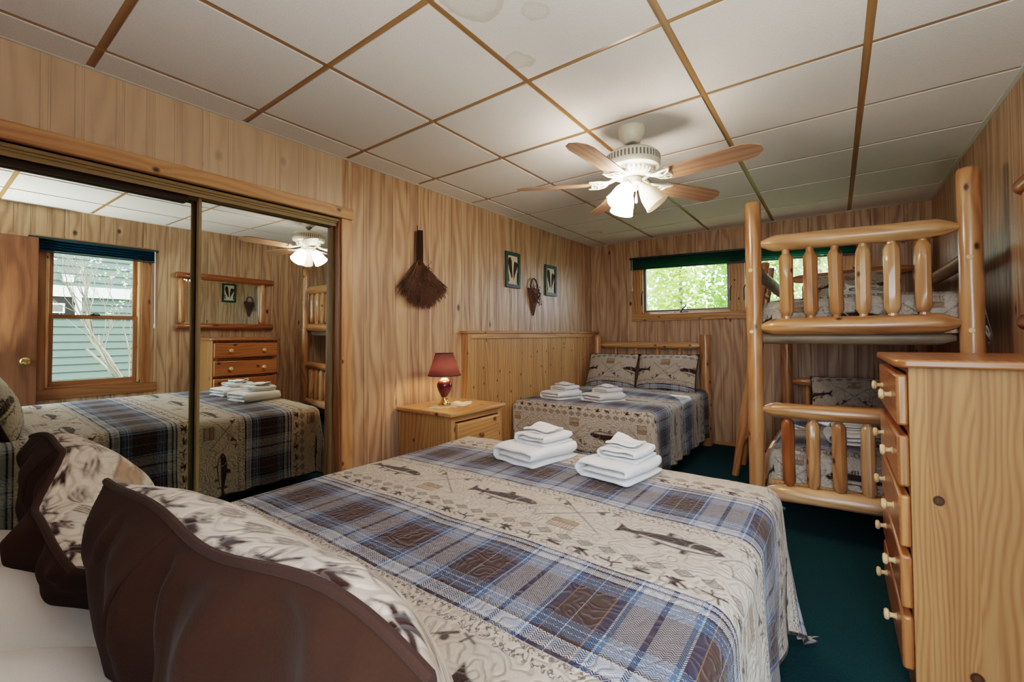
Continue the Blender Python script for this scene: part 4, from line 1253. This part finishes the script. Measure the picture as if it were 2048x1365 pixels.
# ------------------------------------------------------------------ things on the panelled wall
br = thing('twig_broom', 'dried dark twig broom hanging bristles down on the panelled wall above the nightstand', 'broom', (LX + .03, 2.22, 1.74))
b = B()
for k in range(34):
    th = rnd.uniform(0, 2 * PI); r_ = rnd.uniform(.0, .024)
    x_, y_ = r_ * math.cos(th), r_ * math.sin(th)
    b.tube([(x_, y_, -.02), (x_ * 1.05, y_ * 1.08, .1), (x_ * .9, y_ * .9 + .002, .245 + rnd.uniform(-.01, .004))], .0046, 5)
b.build('handle', 'twig_dark', br)
b = B()
for k in range(800):
    f = rnd.uniform(-1, 1); yy = f * .235 + .035 + rnd.gauss(0, .01); zb_ = -.345 + .10 * f * f + rnd.uniform(-.0, .09)
    if f > .45: zb_ += .02
    x1 = rnd.uniform(-.012, .045)
    s_ = (rnd.gauss(0, .006), f * .02 + rnd.gauss(0, .004), rnd.uniform(-.03, .02))
    mid = (s_[0] * .5 + x1 * .6, f * .10 + .012 + rnd.gauss(0, .010), zb_ * .45 + rnd.gauss(0, .01))
    b.tube([s_, mid, (x1 + rnd.gauss(0, .006), yy, zb_)], [.0028, .0024, .0012], 4, cap=False)
b.build('bristles', 'twig', br)
b = B()
for k in range(230):
    f = rnd.uniform(-.7, 1); zc = rnd.uniform(-.235, -.02); yy = (.015 + (-zc) * .50 * f) + .01
    p_ = Vector((rnd.uniform(.022, .05), yy, zc)); pts_ = [p_]
    for q in range(4):
        p_ = p_ + Vector((rnd.uniform(-.008, .009), rnd.uniform(-.016, .016), rnd.uniform(-.016, .014))); pts_.append(p_)
    b.tube(pts_, .002, 4, cap=False)
b.build('curled_twigs', 'twig', br)
b = B(); b.tube([(-.012, .0, .24), (-.02, 0, .275), (-.02, 0, .285)], .003, 6); b.build('hanging_loop', 'twig_dark', br)

def picture(label, y, z, w, h, sd):
    r = thing('picture_frame', label, 'picture', (LX + .002, y, z), (0, 0, 0), 'green-framed pictures over the far bed')
    t = .034
    b = B(); b.box((0, -w / 2, -h / 2), (.018, -w / 2 + t, h / 2), 'z'); b.box((0, w / 2 - t, -h / 2), (.018, w / 2, h / 2), 'z'); b.box((0, -w / 2 + t, -h / 2), (.018, w / 2 - t, -h / 2 + t), 'y'); b.box((0, -w / 2 + t, h / 2 - t), (.018, w / 2 - t, h / 2), 'y')
    b.build('frame', 'green_frame', r, bevel=.002)
    b = B(); b.poly([(.006, -w / 2 + t, -h / 2 + t), (.006, w / 2 - t, -h / 2 + t), (.006, w / 2 - t, h / 2 - t), (.006, -w / 2 + t, h / 2 - t)]); pp = b.build('paper', 'paper', r)
    def shape(pts, nm):
        pts = [(p[0] * 1.22, p[1] * 1.28) for p in pts]
        b = B(); b.poly([(.0075, p[0] * w * .5, p[1] * h * .5) for p in pts]); b.poly([(.0060, p[0] * w * .5, p[1] * h * .5) for p in reversed(pts)])
        b.quadgrid([[(.0060, p[0] * w * .5, p[1] * h * .5) for p in pts + [pts[0]]], [(.0075, p[0] * w * .5, p[1] * h * .5) for p in pts + [pts[0]]]])
        b.build(nm, 'ink_brown', r, sharp=20)
    shape([(-.10, -.38), (-.02, -.30), (-.10, .40), (-.22, .56), (-.42, .52), (-.50, .34), (-.36, -.02), (-.20, -.24)], 'snowshoe')
    shape([(.10, -.46), (.24, -.22), (.48, .10), (.60, .26), (.52, .36), (.36, .38), (.24, .40), (.16, .30), (.10, -.02)], 'snowshoe')
    shape([(-.46, -.52), (-.38, -.52), (-.44, -.18), (-.50, -.1), (-.54, -.2)], 'ski_pole')
    shape([(.46, -.58), (.54, -.58), (.60, -.14), (.54, -.06), (.50, -.2)], 'ski_pole')
    return r
picture('green-framed picture of brown snowshoes, the one left of the wall basket', 3.425, 1.83, .235, .345, 1)
picture('green-framed picture of brown snowshoes, the one between the wall basket and the corner', 4.13, 1.795, .235, .335, 2)

wb = thing('wall_basket', 'dark woven cone-shaped wall basket with looped handle and a small star', 'basket', (LX + .004, 3.775, 1.60))
b = B(); P = []; UV = []
for i in range(14):
    f = i / 13; z_ = .075 - f * .275; r_ = .088 * (1 - f) ** .8 + .006
    P.append([(max(0, .62 * r_ * math.sin(PI * k / 16)) + (.004 if 0 < k < 16 else 0), r_ * math.cos(PI * k / 16), z_ + .008 * math.sin(k * 1.3 + i)) for k in range(17)])
b.quadgrid(P); b.poly([P[0][k] for k in range(17)]); b.quadgrid([[P[i][0] for i in range(14)], [P[i][16] for i in range(14)]])
b.build('cone', 'basket', wb)
b = B(); b.tube([(.02, .062 * math.cos(PI * k / 14), .085 + .095 * math.sin(PI * k / 14)) for k in range(15)], .0085, 8); b.build('handle', 'basket', wb)
b = B()
for k in range(60):
    f = rnd.uniform(0, 1); z_ = .10 - f * .12; y_ = rnd.uniform(-1, 1) * .075
    p_ = Vector((rnd.uniform(.03, .06), y_, z_)); pts_ = [p_]
    for q in range(3):
        p_ = p_ + Vector((rnd.uniform(-.006, .006), rnd.uniform(-.02, .02), rnd.uniform(-.02, .02))); pts_.append(p_)
    b.tube(pts_, .003, 5)
for s_ in (-1, 1):
    b.tube([(.045, s_ * .075, .02), (.06, s_ * .02, -.03), (.045, -s_ * .04, -.07)], .007, 6)
b.build('dried_vines', 'basket', wb)
b = B(); pts_ = []
for k in range(10):
    r_ = .042 if k % 2 == 0 else .018
    a_ = PI / 2 + k * PI / 5 + .2
    pts_.append((r_ * math.cos(a_), r_ * math.sin(a_)))
cy_, cz_ = .088, -.06
b.quadgrid([[(.03, cy_ + p[0], cz_ + p[1]) for p in pts_ + [pts_[0]]], [(.042, cy_ + p[0], cz_ + p[1]) for p in pts_ + [pts_[0]]]], smooth=False)
b.poly([(.042, cy_ + p[0], cz_ + p[1]) for p in pts_]); b.poly([(.03, cy_ + p[0], cz_ + p[1]) for p in reversed(pts_)])
b.tube([(.036, cy_ - .03, cz_), (.036, .03, -.05)], .003, 5)
b.build('star', 'star', wb, sharp=25)
# ------------------------------------------------------------------ ceiling fan
FX, FYY = -.888, 2.341
fan = thing('ceiling_fan', 'white five-blade ceiling fan with wood-tone blades and three glass light shades', 'ceiling fan', (FX, FYY, CZ))
b = B(); b.lathe([(.0, .002), (.074, .002), (.076, -.006), (.073, -.030), (.062, -.055), (.046, -.074), (.030, -.082), (.022, -.082)], 36); b.build('canopy', 'fanwhite', fan)
b = B(); b.lathe([(.021, -.070), (.030, -.082), (.030, -.094), (.014, -.10), (.014, -.132)], 20); b.build('hanger_ball', 'greymetal', fan)
prof = [(.02, -.128), (.09, -.130), (.125, -.140), (.146, -.158), (.150, -.176), (.150, -.216), (.144, -.226), (.122, -.234)]
b = B(); b.lathe(prof, 48); mh = b.build('motor_housing', 'fanwhite', fan)
b = B()
for k in range(48):
    th = 2 * PI * k / 48
    M = Matrix.Rotation(th, 4, 'Z')
    pts = [M @ Vector((x_, y_, z_)) for x_, y_, z_ in ((.1503, -.0045, -.166), (.1508, .0045, -.166), (.1512, .0045, -.200), (.1512, -.0045, -.200))]
    b.poly(pts)
b.build('vent_slots', 'greymetal', mh, flat=True)
b = B()
for row, zc in enumerate((-.206, -.213)):
    for k in range(72):
        th = 2 * PI * (k + .5 * row) / 72; c_, s_ = math.cos(th), math.sin(th)
        b.lathe([(.0035, -.0012), (.0, .0012)], 6, Matrix.Rotation(th, 4, 'Z') @ Matrix.Translation((.1500, 0, zc)) @ Matrix.Rotation(PI / 2, 4, 'Y'), cap=False)
b.build('beading', 'fanwhite', mh)
b = B(); b.lathe([(.122, -.232), (.116, -.240), (.104, -.260), (.078, -.272), (.05, -.274)], 40); rg = b.build('flywheel_cover', 'white_paint', fan)
b = B()
for k in range(30):
    M = Matrix.Rotation(2 * PI * k / 30, 4, 'Z')
    b.tube([M @ Vector((.113, 0, -.245)), M @ Vector((.104, 0, -.261)), M @ Vector((.086, 0, -.270))], .0042, 6)
b.build('ribs', 'fanwhite', rg)
b = B(); b.lathe([(.05, -.270), (.05, -.274), (.047, -.278), (.054, -.284), (.056, -.312), (.050, -.320), (.036, -.326), (.034, -.338), (.022, -.346), (0, -.348)], 32); b.build('switch_housing', 'fanwhite', fan)
PH = math.radians(-10)
BZ = -.305
proto = None
for k in range(5):
    th = math.radians((-8, 61, 134, 207, 268)[k])
    bl_ = bpy.data.objects.new('blade_arm', None)
    # cast bracket (scrolled arm)
    b = B()
    b.tube([(.085, 0, -.272), (.12, 0, -.290), (.165, .0, BZ + .004)], [.012, .010, .008], 8)
    b.tube([(.125, 0, -.290), (.15, .035, BZ + .002), (.185, .055, BZ), (.235, .062, BZ - .003)], [.008, .007, .006, .005], 7)
    b.tube([(.125, 0, -.290), (.15, -.035, BZ + .002), (.185, -.055, BZ), (.235, -.062, BZ + .003)], [.008, .007, .006, .005], 7)
    b.tube([(.165, 0, BZ), (.20, .018, BZ), (.225, .045, BZ - .002)], .005, 6)
    b.tube([(.165, 0, BZ), (.20, -.018, BZ), (.225, -.045, BZ + .002)], .005, 6)
    b.tube([(.185, .052, BZ), (.178, .022, BZ), (.19, .010, BZ)], .005, 6); b.tube([(.185, -.052, BZ), (.178, -.022, BZ), (.19, -.010, BZ)], .005, 6)
    b.tube([(.235, .062, BZ - .003), (.215, .03, BZ - .001), (.222, .0, BZ), (.215, -.03, BZ + .001), (.235, -.062, BZ + .003)], .0055, 6)
    br_ = b.build('blade_bracket', 'fanwhite', fan)
    br_.rotation_euler = (0, 0, th)
    # blade: rounded rectangle, pitched 12 degrees
    ts = math.tan(math.radians(12)); out = []
    x0_, x1_ = .205, .645
    w0, w1 = .056, .066
    edge = [(x0_, -w0), (x0_ + .03, -w0 - .002), (x1_ - .075, -w1), (x1_ - .03, -w1 + .012), (x1_, -w1 + .045), (x1_, w1 - .045), (x1_ - .03, w1 - .012), (x1_ - .075, w1), (x0_ + .03, w0 + .002), (x0_, w0)]
    tp = [(x, y, BZ + .007 + y * -ts * 1.0) for x, y in edge]; bt = [(x, y, z - .006) for x, y, z in tp]
    b = B(); uo = k * 1.3
    b.poly(tp, 0, [(p[1] + uo, p[0]) for p in tp]); b.poly(list(reversed(bt)), 0, [(p[1] + uo, p[0]) for p in reversed(bt)])
    n = len(edge)
    for i in range(n):
        j = (i + 1) % n
        b.poly([bt[i], bt[j], tp[j], tp[i]], 0, [(.5 + uo, .1), (.5 + uo, .2), (.51 + uo, .2), (.51 + uo, .1)])
    bd = b.build('blade', 'blade', fan, bevel=.0015)
    bd.rotation_euler = (0, 0, th)
# three tulip glass shades on short arms; two are lit
for k, (ang, lit) in enumerate(((20, False), (140, True), (260, True))):
    a_ = math.radians(ang)
    M = Matrix.Rotation(a_, 4, 'Z') @ Matrix.Translation((.038, 0, -.306)) @ Matrix.Rotation(math.radians(180 - 36), 4, 'Y')
    b = B(); b.lathe([(.010, -.02), (.014, 0), (.024, .014), (.026, .030), (.022, .036)], 20, M); b.build('light_socket', 'fanwhite', fan)
    b = B(); b.lathe([(.024, .026), (.030, .034), (.040, .055), (.052, .085), (.058, .115), (.060, .135), (.066, .158), (.0635, .158), (.057, .134), (.054, .112), (.048, .084), (.036, .055), (.024, .034)], 32, M, cap=False)
    plab(b.build('glass_shade', 'glass_lit' if lit else 'glass_unlit', fan), 'glowing glass shade' if lit else 'unlit glass shade')
    if lit:
        b = B(); b.lathe([(0, .04), (.014, .05), (.024, .085), (.022, .11), (0, .125)], 16, M); b.build('bulb', 'bulb_lit', fan)
for k, (dx, dy, zb) in enumerate(((-.010, -.045, -.475), (.033, -.03, -.432))):
    b = B(); b.tube([(dx, dy, -.318), (dx, dy, zb + .05)], .0014, 5); b.lathe([(.0, zb), (.006, zb + .006), (.0075, zb + .02), (.004, zb + .045), (.002, zb + .052)], 12, Matrix.Translation((dx, dy, 0)))
    b.build('pull_chain', 'white_paint', fan)

# ------------------------------------------------------------------ bunk bed of peeled logs
bk = thing('bunk_bed', 'peeled log bunk bed with spindle guard ends and ladder beside the dresser', 'bunk bed', (.08, 4.0, 0))
o = lambda x, y, z: (x - .08, y - 4.0, z)
YF, YR = 3.1, 4.98
def lg(name, p0, p1, r, ends, mat='log', parent=bk, **k):
    b = B(); b.log(o(*p0), o(*p1), r, ends, **k); return b.build(name, mat, parent)
pl_ = lg('post', (-.407, YF, 0), (-.402, YF, 2.015), .045, ('flat', 'round'), taper=.02)
pr_ = lg('post', (.548, YF, 0), (.548, YF, 2.01), .046, ('flat', 'round'), lump=.05)
lg('post', (-.38, YR, 0), (-.38, YR, 1.84), .05, ('flat', 'round'))
lg('post', (.59, YR, 0), (.59, YR, 1.97), .056, ('flat', 'round'))
for x_, pp, zs in ((-.404, pl_, (1.585, 1.205)), (.548, pr_, (1.56, 1.20))):
    for z_ in zs:
        b = B(); b.lathe([(.013, -.006), (.013, .003), (.011, .005), (0, .0052)], 14, Matrix.Translation(o(x_ - .010, YF - .043, z_)) @ Matrix.Rotation(PI / 2, 4, 'X')); b.build('wood_plug', 'knobwood', pp)
lg('guard_rail', (-.36, YF, 1.745), (.50, YF, 1.722), .050, ('point', 'tenon'), 'log_pale', cone=.075)
lg('guard_rail', (-.365, YF, 1.232), (.505, YF, 1.238), .052, ('point', 'tenon'), cone=.07)
lg('under_rail', (-.37, YF + .07, 1.165), (.50, YF + .07, 1.160), .036, ('flat', 'point'), 'log_grey', cone=.06)
lg('guard_rail', (-.365, YF, .728), (.505, YF, .742), .046, ('tenon', 'tenon'), cone=.065)
lg('guard_rail', (-.365, YF, .232), (.505, YF, .262), .050, ('tenon', 'tenon'), 'log_pale', cone=.08)
for x_, m_ in zip((-.232, -.112, .006, .131, .252, .375), ('log', 'log', 'log', 'log_pale', 'log_pale', 'log')):
    lg('spindle', (x_ + rnd.uniform(-.004, .004), YF, 1.278), (x_, YF, 1.688), .0345 + rnd.uniform(-.001, .003), ('peg', 'peg'), m_, seg=9, lump=.05, cone=.046)
for x_, m_ in zip((-.236, -.117, .006, .135, .258, .38), ('log_dark', 'log', 'log', 'log_pale', 'log', 'log_pale')):
    lg('spindle', (x_, YF, .272), (x_ + rnd.uniform(-.004, .004), YF, .700), .0345 + rnd.uniform(-.001, .003), ('peg', 'peg'), m_, seg=9, lump=.05, cone=.046)
# rear end
lg('guard_rail', (-.34, YR, 1.705), (.54, YR, 1.735), .042, ('tenon', 'tenon'), cone=.08)
lg('guard_rail', (-.34, YR, 1.26), (.54, YR, 1.26), .045, ('tenon', 'tenon'))
lg('guard_rail', (-.34, YR, .735), (.54, YR, .745), .040, ('tenon', 'tenon'), cone=.07)
lg('guard_rail', (-.34, YR, .26), (.54, YR, .26), .045, ('tenon', 'tenon'))
for x_ in (-.22, -.06, .10, .26, .42):
    lg('spindle', (x_, YR, .30), (x_, YR, .705), .028, ('peg', 'peg'), seg=9, cone=.055)
    lg('spindle', (x_, YR, 1.30), (x_, YR, 1.68), .028, ('peg', 'peg'), seg=9, cone=.055)
# long side rails
for x_, m_ in ((-.395, 'log'), (.575, 'log')):
    lg('side_rail', (x_, YF + .04, 1.585), (x_, YR - .04, 1.56), .040, ('tenon', 'tenon'), 'log_grey' if x_ < 0 else m_, cone=.07)  # window's dull bluish light put into the left rail's grey colour
    lg('side_rail', (x_, YF + .04, 1.22), (x_, YR - .04, 1.22), .045, ('tenon', 'tenon'))
    lg('side_rail', (x_, YF + .04, .285), (x_, YR - .04, .285), .045, ('tenon', 'tenon'))
# ladder leaning on the open side
ld = bpy.data.objects.new('ladder', None); COL.objects.link(ld); ld.parent = bk
for y_ in (4.12, 4.50):
    lg('ladder_rail', (-.70, y_, .0), (-.448, y_, 1.775), .030, ('flat', 'round'), parent=ld)
for i in range(5):
    t_ = (i + .8) / 5.6
    lg('rung', (-.70 + .252 * t_, 4.12, 1.775 * t_), (-.70 + .252 * t_, 4.50, 1.775 * t_), .022, ('tenon', 'tenon'), 'log_pale', parent=ld)
soft('mattress', (-.43, -.80, 1.225), (.43, .92, 1.385), 'mattress', bk, .04)
soft('mattress', (-.42, -.78, .30), (.43, .92, .46), 'mattress', bk, .04)
for z_ in (.255, 1.185):
    b = B(); b.box((-.43, -.85, z_), (.45, .93, z_ + .035), 'y'); b.build('slat_platform', 'pine', bk, bevel=.004)

# ------------------------------------------------------------------ chest of drawers
DX, DY0, DY1, DH = .185, 1.885, 2.56, 1.105
dr = thing('dresser', 'tall five-drawer pine chest with pale mushroom knobs against the right wall', 'dresser', (.42, (DY0 + DY1) / 2, 0))
q = lambda x, y, z: (x - .42, y - (DY0 + DY1) / 2, z)
# top with clipped round front corners
def rtop(x0, x1, y0, y1, r):
    c = []
    for cx, cy, a0 in ((x0 + r, y1 - r, 90), (x0 + r, y0 + r, 180)):
        for i in range(7):
            a = math.radians(a0 + 90 * i / 6); c.append((cx + r * math.cos(a), cy + r * math.sin(a)))
    return c + [(x1, y0), (x1, y1)]
c = rtop(.148, RX - .012, DY0 - .028, DY1 + .028, .035)
b = B()
top_ = [q(x, y, DH) for x, y in c]; bot_ = [q(x, y, DH - .025) for x, y in c]
uo = rnd.uniform(0, 5)
b.poly(top_, 0, [(p[0] + uo, p[1]) for p in top_]); b.poly(list(reversed(bot_)), 0, [(p[0] + uo, p[1]) for p in reversed(bot_)])
for i in range(len(c)):
    j = (i + 1) % len(c); b.poly([bot_[i], bot_[j], top_[j], top_[i]], 0, [(uo, .1 + i * .03), (uo, .13 + i * .03), (uo + .025, .13 + i * .03), (uo + .025, .1 + i * .03)])
b.build('top', 'pine_red', dr, bevel=.006)
for a0, a1 in ((DY0, DY0 + .022), (DY1 - .022, DY1)):
    # side made of glued boards
    b = B(); xs_ = [DX, DX + .055, DX + .30, RX - .02]
    b.box(q(xs_[0], a0, 0), q(xs_[-1], a1, DH - .025), 'z')
    o_ = b.build('side_panel', 'pine_dresser', dr, bevel=.002)
b = B(); b.box(q(RX - .022, DY0 + .022, .05), q(RX - .016, DY1 - .022, DH - .025), 'z'); b.build('back_panel', 'pine', dr)
b = B(); b.box(q(DX, DY0 + .022, .02), q(DX + .02, DY0 + .05, DH - .025), 'z'); b.box(q(DX, DY1 - .05, .02), q(DX + .02, DY1 - .022, DH - .025), 'z')
b.build('face_frame', 'pine_red', dr, bevel=.002)
ZD = [(.890, 1.055), (.693, .858), (.500, .666), (.306, .473), (.112, .280)]
b = B()
for zr in (1.06, .864, .67, .477, .284, .08):
    b.box(q(DX, DY0 + .05, zr), q(DX + .018, DY1 - .05, zr + .02), 'y')
b.build('front_rails', 'pine_red', dr, bevel=.002)
for i, (za, zb) in enumerate(ZD):
    d = part('drawer_front', q(DX - .030, DY0 + .008, za), q(DX, DY1 - .008, zb), 'pine_red', dr, 'y', .008)
    bx = part('drawer_box', q(DX, DY0 + .055, za + .02), q(DX + .42, DY1 - .055, zb - .02), 'pine', d, 'x', .001)
    for yk in (DY0 + .165, DY1 - .165):
        MK = Matrix.Translation(q(DX - .030, yk, (za + zb) / 2)) @ Matrix.Rotation(-PI / 2, 4, 'Y')
        b = B(); b.lathe([(.013, 0), (.009, .004), (.0075, .012), (.009, .018), (.017, .022), (.019, .028), (.015, .034), (0, .036)], 18, MK); b.build('knob', 'knobwood', d)
b = B(); b.box(q(DX, DY0 + .022, 0), q(DX + .018, DY1 - .022, .08), 'y'); b.build('plinth', 'pine_red', dr, bevel=.003)

# ------------------------------------------------------------------ log-framed mirror above the dresser
lm = thing('wall_mirror', 'wall mirror in a frame of dark varnished logs above the dresser', 'mirror', (RX - .05, 2.20, 1.515))
def lgm(name, p0, p1, r, ends, mat='log_dark', **k):
    b = B(); b.log(p0, p1, r, ends, **k); return b.build(name, mat, lm)
lgm('log_rail', (0, -.50, .285), (0, .515, .275), .036, ('round', 'round'))
lgm('log_rail', (0, -.49, -.285), (0, .515, -.285), .036, ('round', 'round'))
lgm('log_upright', (.0, -.43, -.25), (.0, -.44, .25), .034, ('tenon', 'tenon'), 'log', cone=.03)
lgm('log_upright', (.0, .39, -.25), (.0, .39, .25), .034, ('tenon', 'tenon'), 'log', cone=.03)
b = B(); b.box((.030, -.45, -.28), (.046, .44, .28), 'y'); b.build('backing', 'pine', lm)
b = B(); b.poly([(.028, -.45, -.28), (.028, .44, -.28), (.028, .44, .28), (.028, -.45, .28)]); b.build('mirror_glass', 'mirror', lm)

# ------------------------------------------------------------------ light
def light(name, kind, loc, energy, col, rot=(0, 0, 0), **k):
    l = bpy.data.lights.new(name, kind); l.energy = energy; l.color = col
    for a, v in k.items(): setattr(l, a, v)
    o = bpy.data.objects.new(name, l); COL.objects.link(o); o.location = loc; o.rotation_euler = rot
    return o
w = bpy.data.worlds.new('sky'); SC.world = w; w.use_nodes = True
nt = w.node_tree; nt.nodes.clear()
bg = nt.nodes.new('ShaderNodeBackground'); ow = nt.nodes.new('ShaderNodeOutputWorld')
sky = nt.nodes.new('ShaderNodeTexSky'); sky.sky_type = 'HOSEK_WILKIE'; sky.turbidity = 4.0; sky.ground_albedo = .35
sky.sun_direction = Vector((-.5, -.5, .75)).normalized()
mxw = nt.nodes.new('ShaderNodeMix'); mxw.data_type = 'RGBA'; mxw.inputs[0].default_value = .65
nt.links.new(sky.outputs[0], mxw.inputs[6]); mxw.inputs[7].default_value = (.74, .87, 1.0, 1)
nt.links.new(mxw.outputs[2], bg.inputs[0]); bg.inputs[1].default_value = SKY
nt.links.new(bg.outputs[0], ow.inputs[0])
light('sun', 'SUN', (0, 0, 8), SUN, (1, .96, .88), (math.radians(-38), math.radians(-28), 0), angle=.02)
for nm, loc, rot, sx, sy in (('portal_right', (RX + .11, 1.07, 1.3), (0, PI / 2, 0), 1.36, .70), ('portal_far', (-.9, FY + .11, 1.735), (-PI / 2, 0, 0), 1.94, .59)):
    p_ = light(nm, 'AREA', loc, 1, (1, 1, 1), rot, shape='RECTANGLE', size=sx, size_y=sy)
    p_.data.cycles.is_portal = True
light('ceiling_fill', 'AREA', (.28, -.11, .85), CEIL_FILL, (1, .97, .93), (PI, math.radians(8), 0), shape='DISK', size=.25, spread=math.radians(150))  # added fill lamp, unseen, brightens the ceiling and lifts the room near the camera
light('hall_light', 'AREA', (.55, -1.05, 1.6), HALL, (1, .94, .86), (math.radians(78), 0, 0), shape='RECTANGLE', size=.45, size_y=1.0)

# ------------------------------------------------------------------ camera
cam = bpy.data.cameras.new('camera'); co = bpy.data.objects.new('camera', cam); COL.objects.link(co)
yaw, pitch, roll = 0.634306, 0.0201025, -0.0084257
fw = Vector((-math.sin(yaw) * math.cos(pitch), math.cos(yaw) * math.cos(pitch), math.sin(pitch)))
rt = Vector((math.cos(yaw), math.sin(yaw), 0)); up = rt.cross(fw)
r2 = rt * math.cos(roll) + up * math.sin(roll); u2 = -rt * math.sin(roll) + up * math.cos(roll)
co.matrix_world = Matrix(((r2.x, u2.x, -fw.x, 0), (r2.y, u2.y, -fw.y, 0), (r2.z, u2.z, -fw.z, 1.19), (0, 0, 0, 1)))
cam.sensor_fit = 'HORIZONTAL'; cam.sensor_width = 36.0; cam.lens = 878.2426 / 2048 * 36
cam.shift_x = 0; cam.shift_y = -27.336 / 2048
cam.clip_start = .02
SC.camera = co
SC.view_settings.view_transform = VT_
SC.view_settings.look = LOOK_
SC.view_settings.exposure = EXPO
SC.cycles.max_bounces = 10; SC.cycles.diffuse_bounces = 5; SC.cycles.glossy_bounces = 6; SC.cycles.transparent_max_bounces = 12
SC.cycles.sample_clamp_indirect = 6.0; SC.cycles.adaptive_threshold = .015; SC.cycles.caustics_reflective = True; SC.cycles.blur_glossy = .3; SC.cycles.caustics_refractive = False
SC.cycles.use_denoising = True
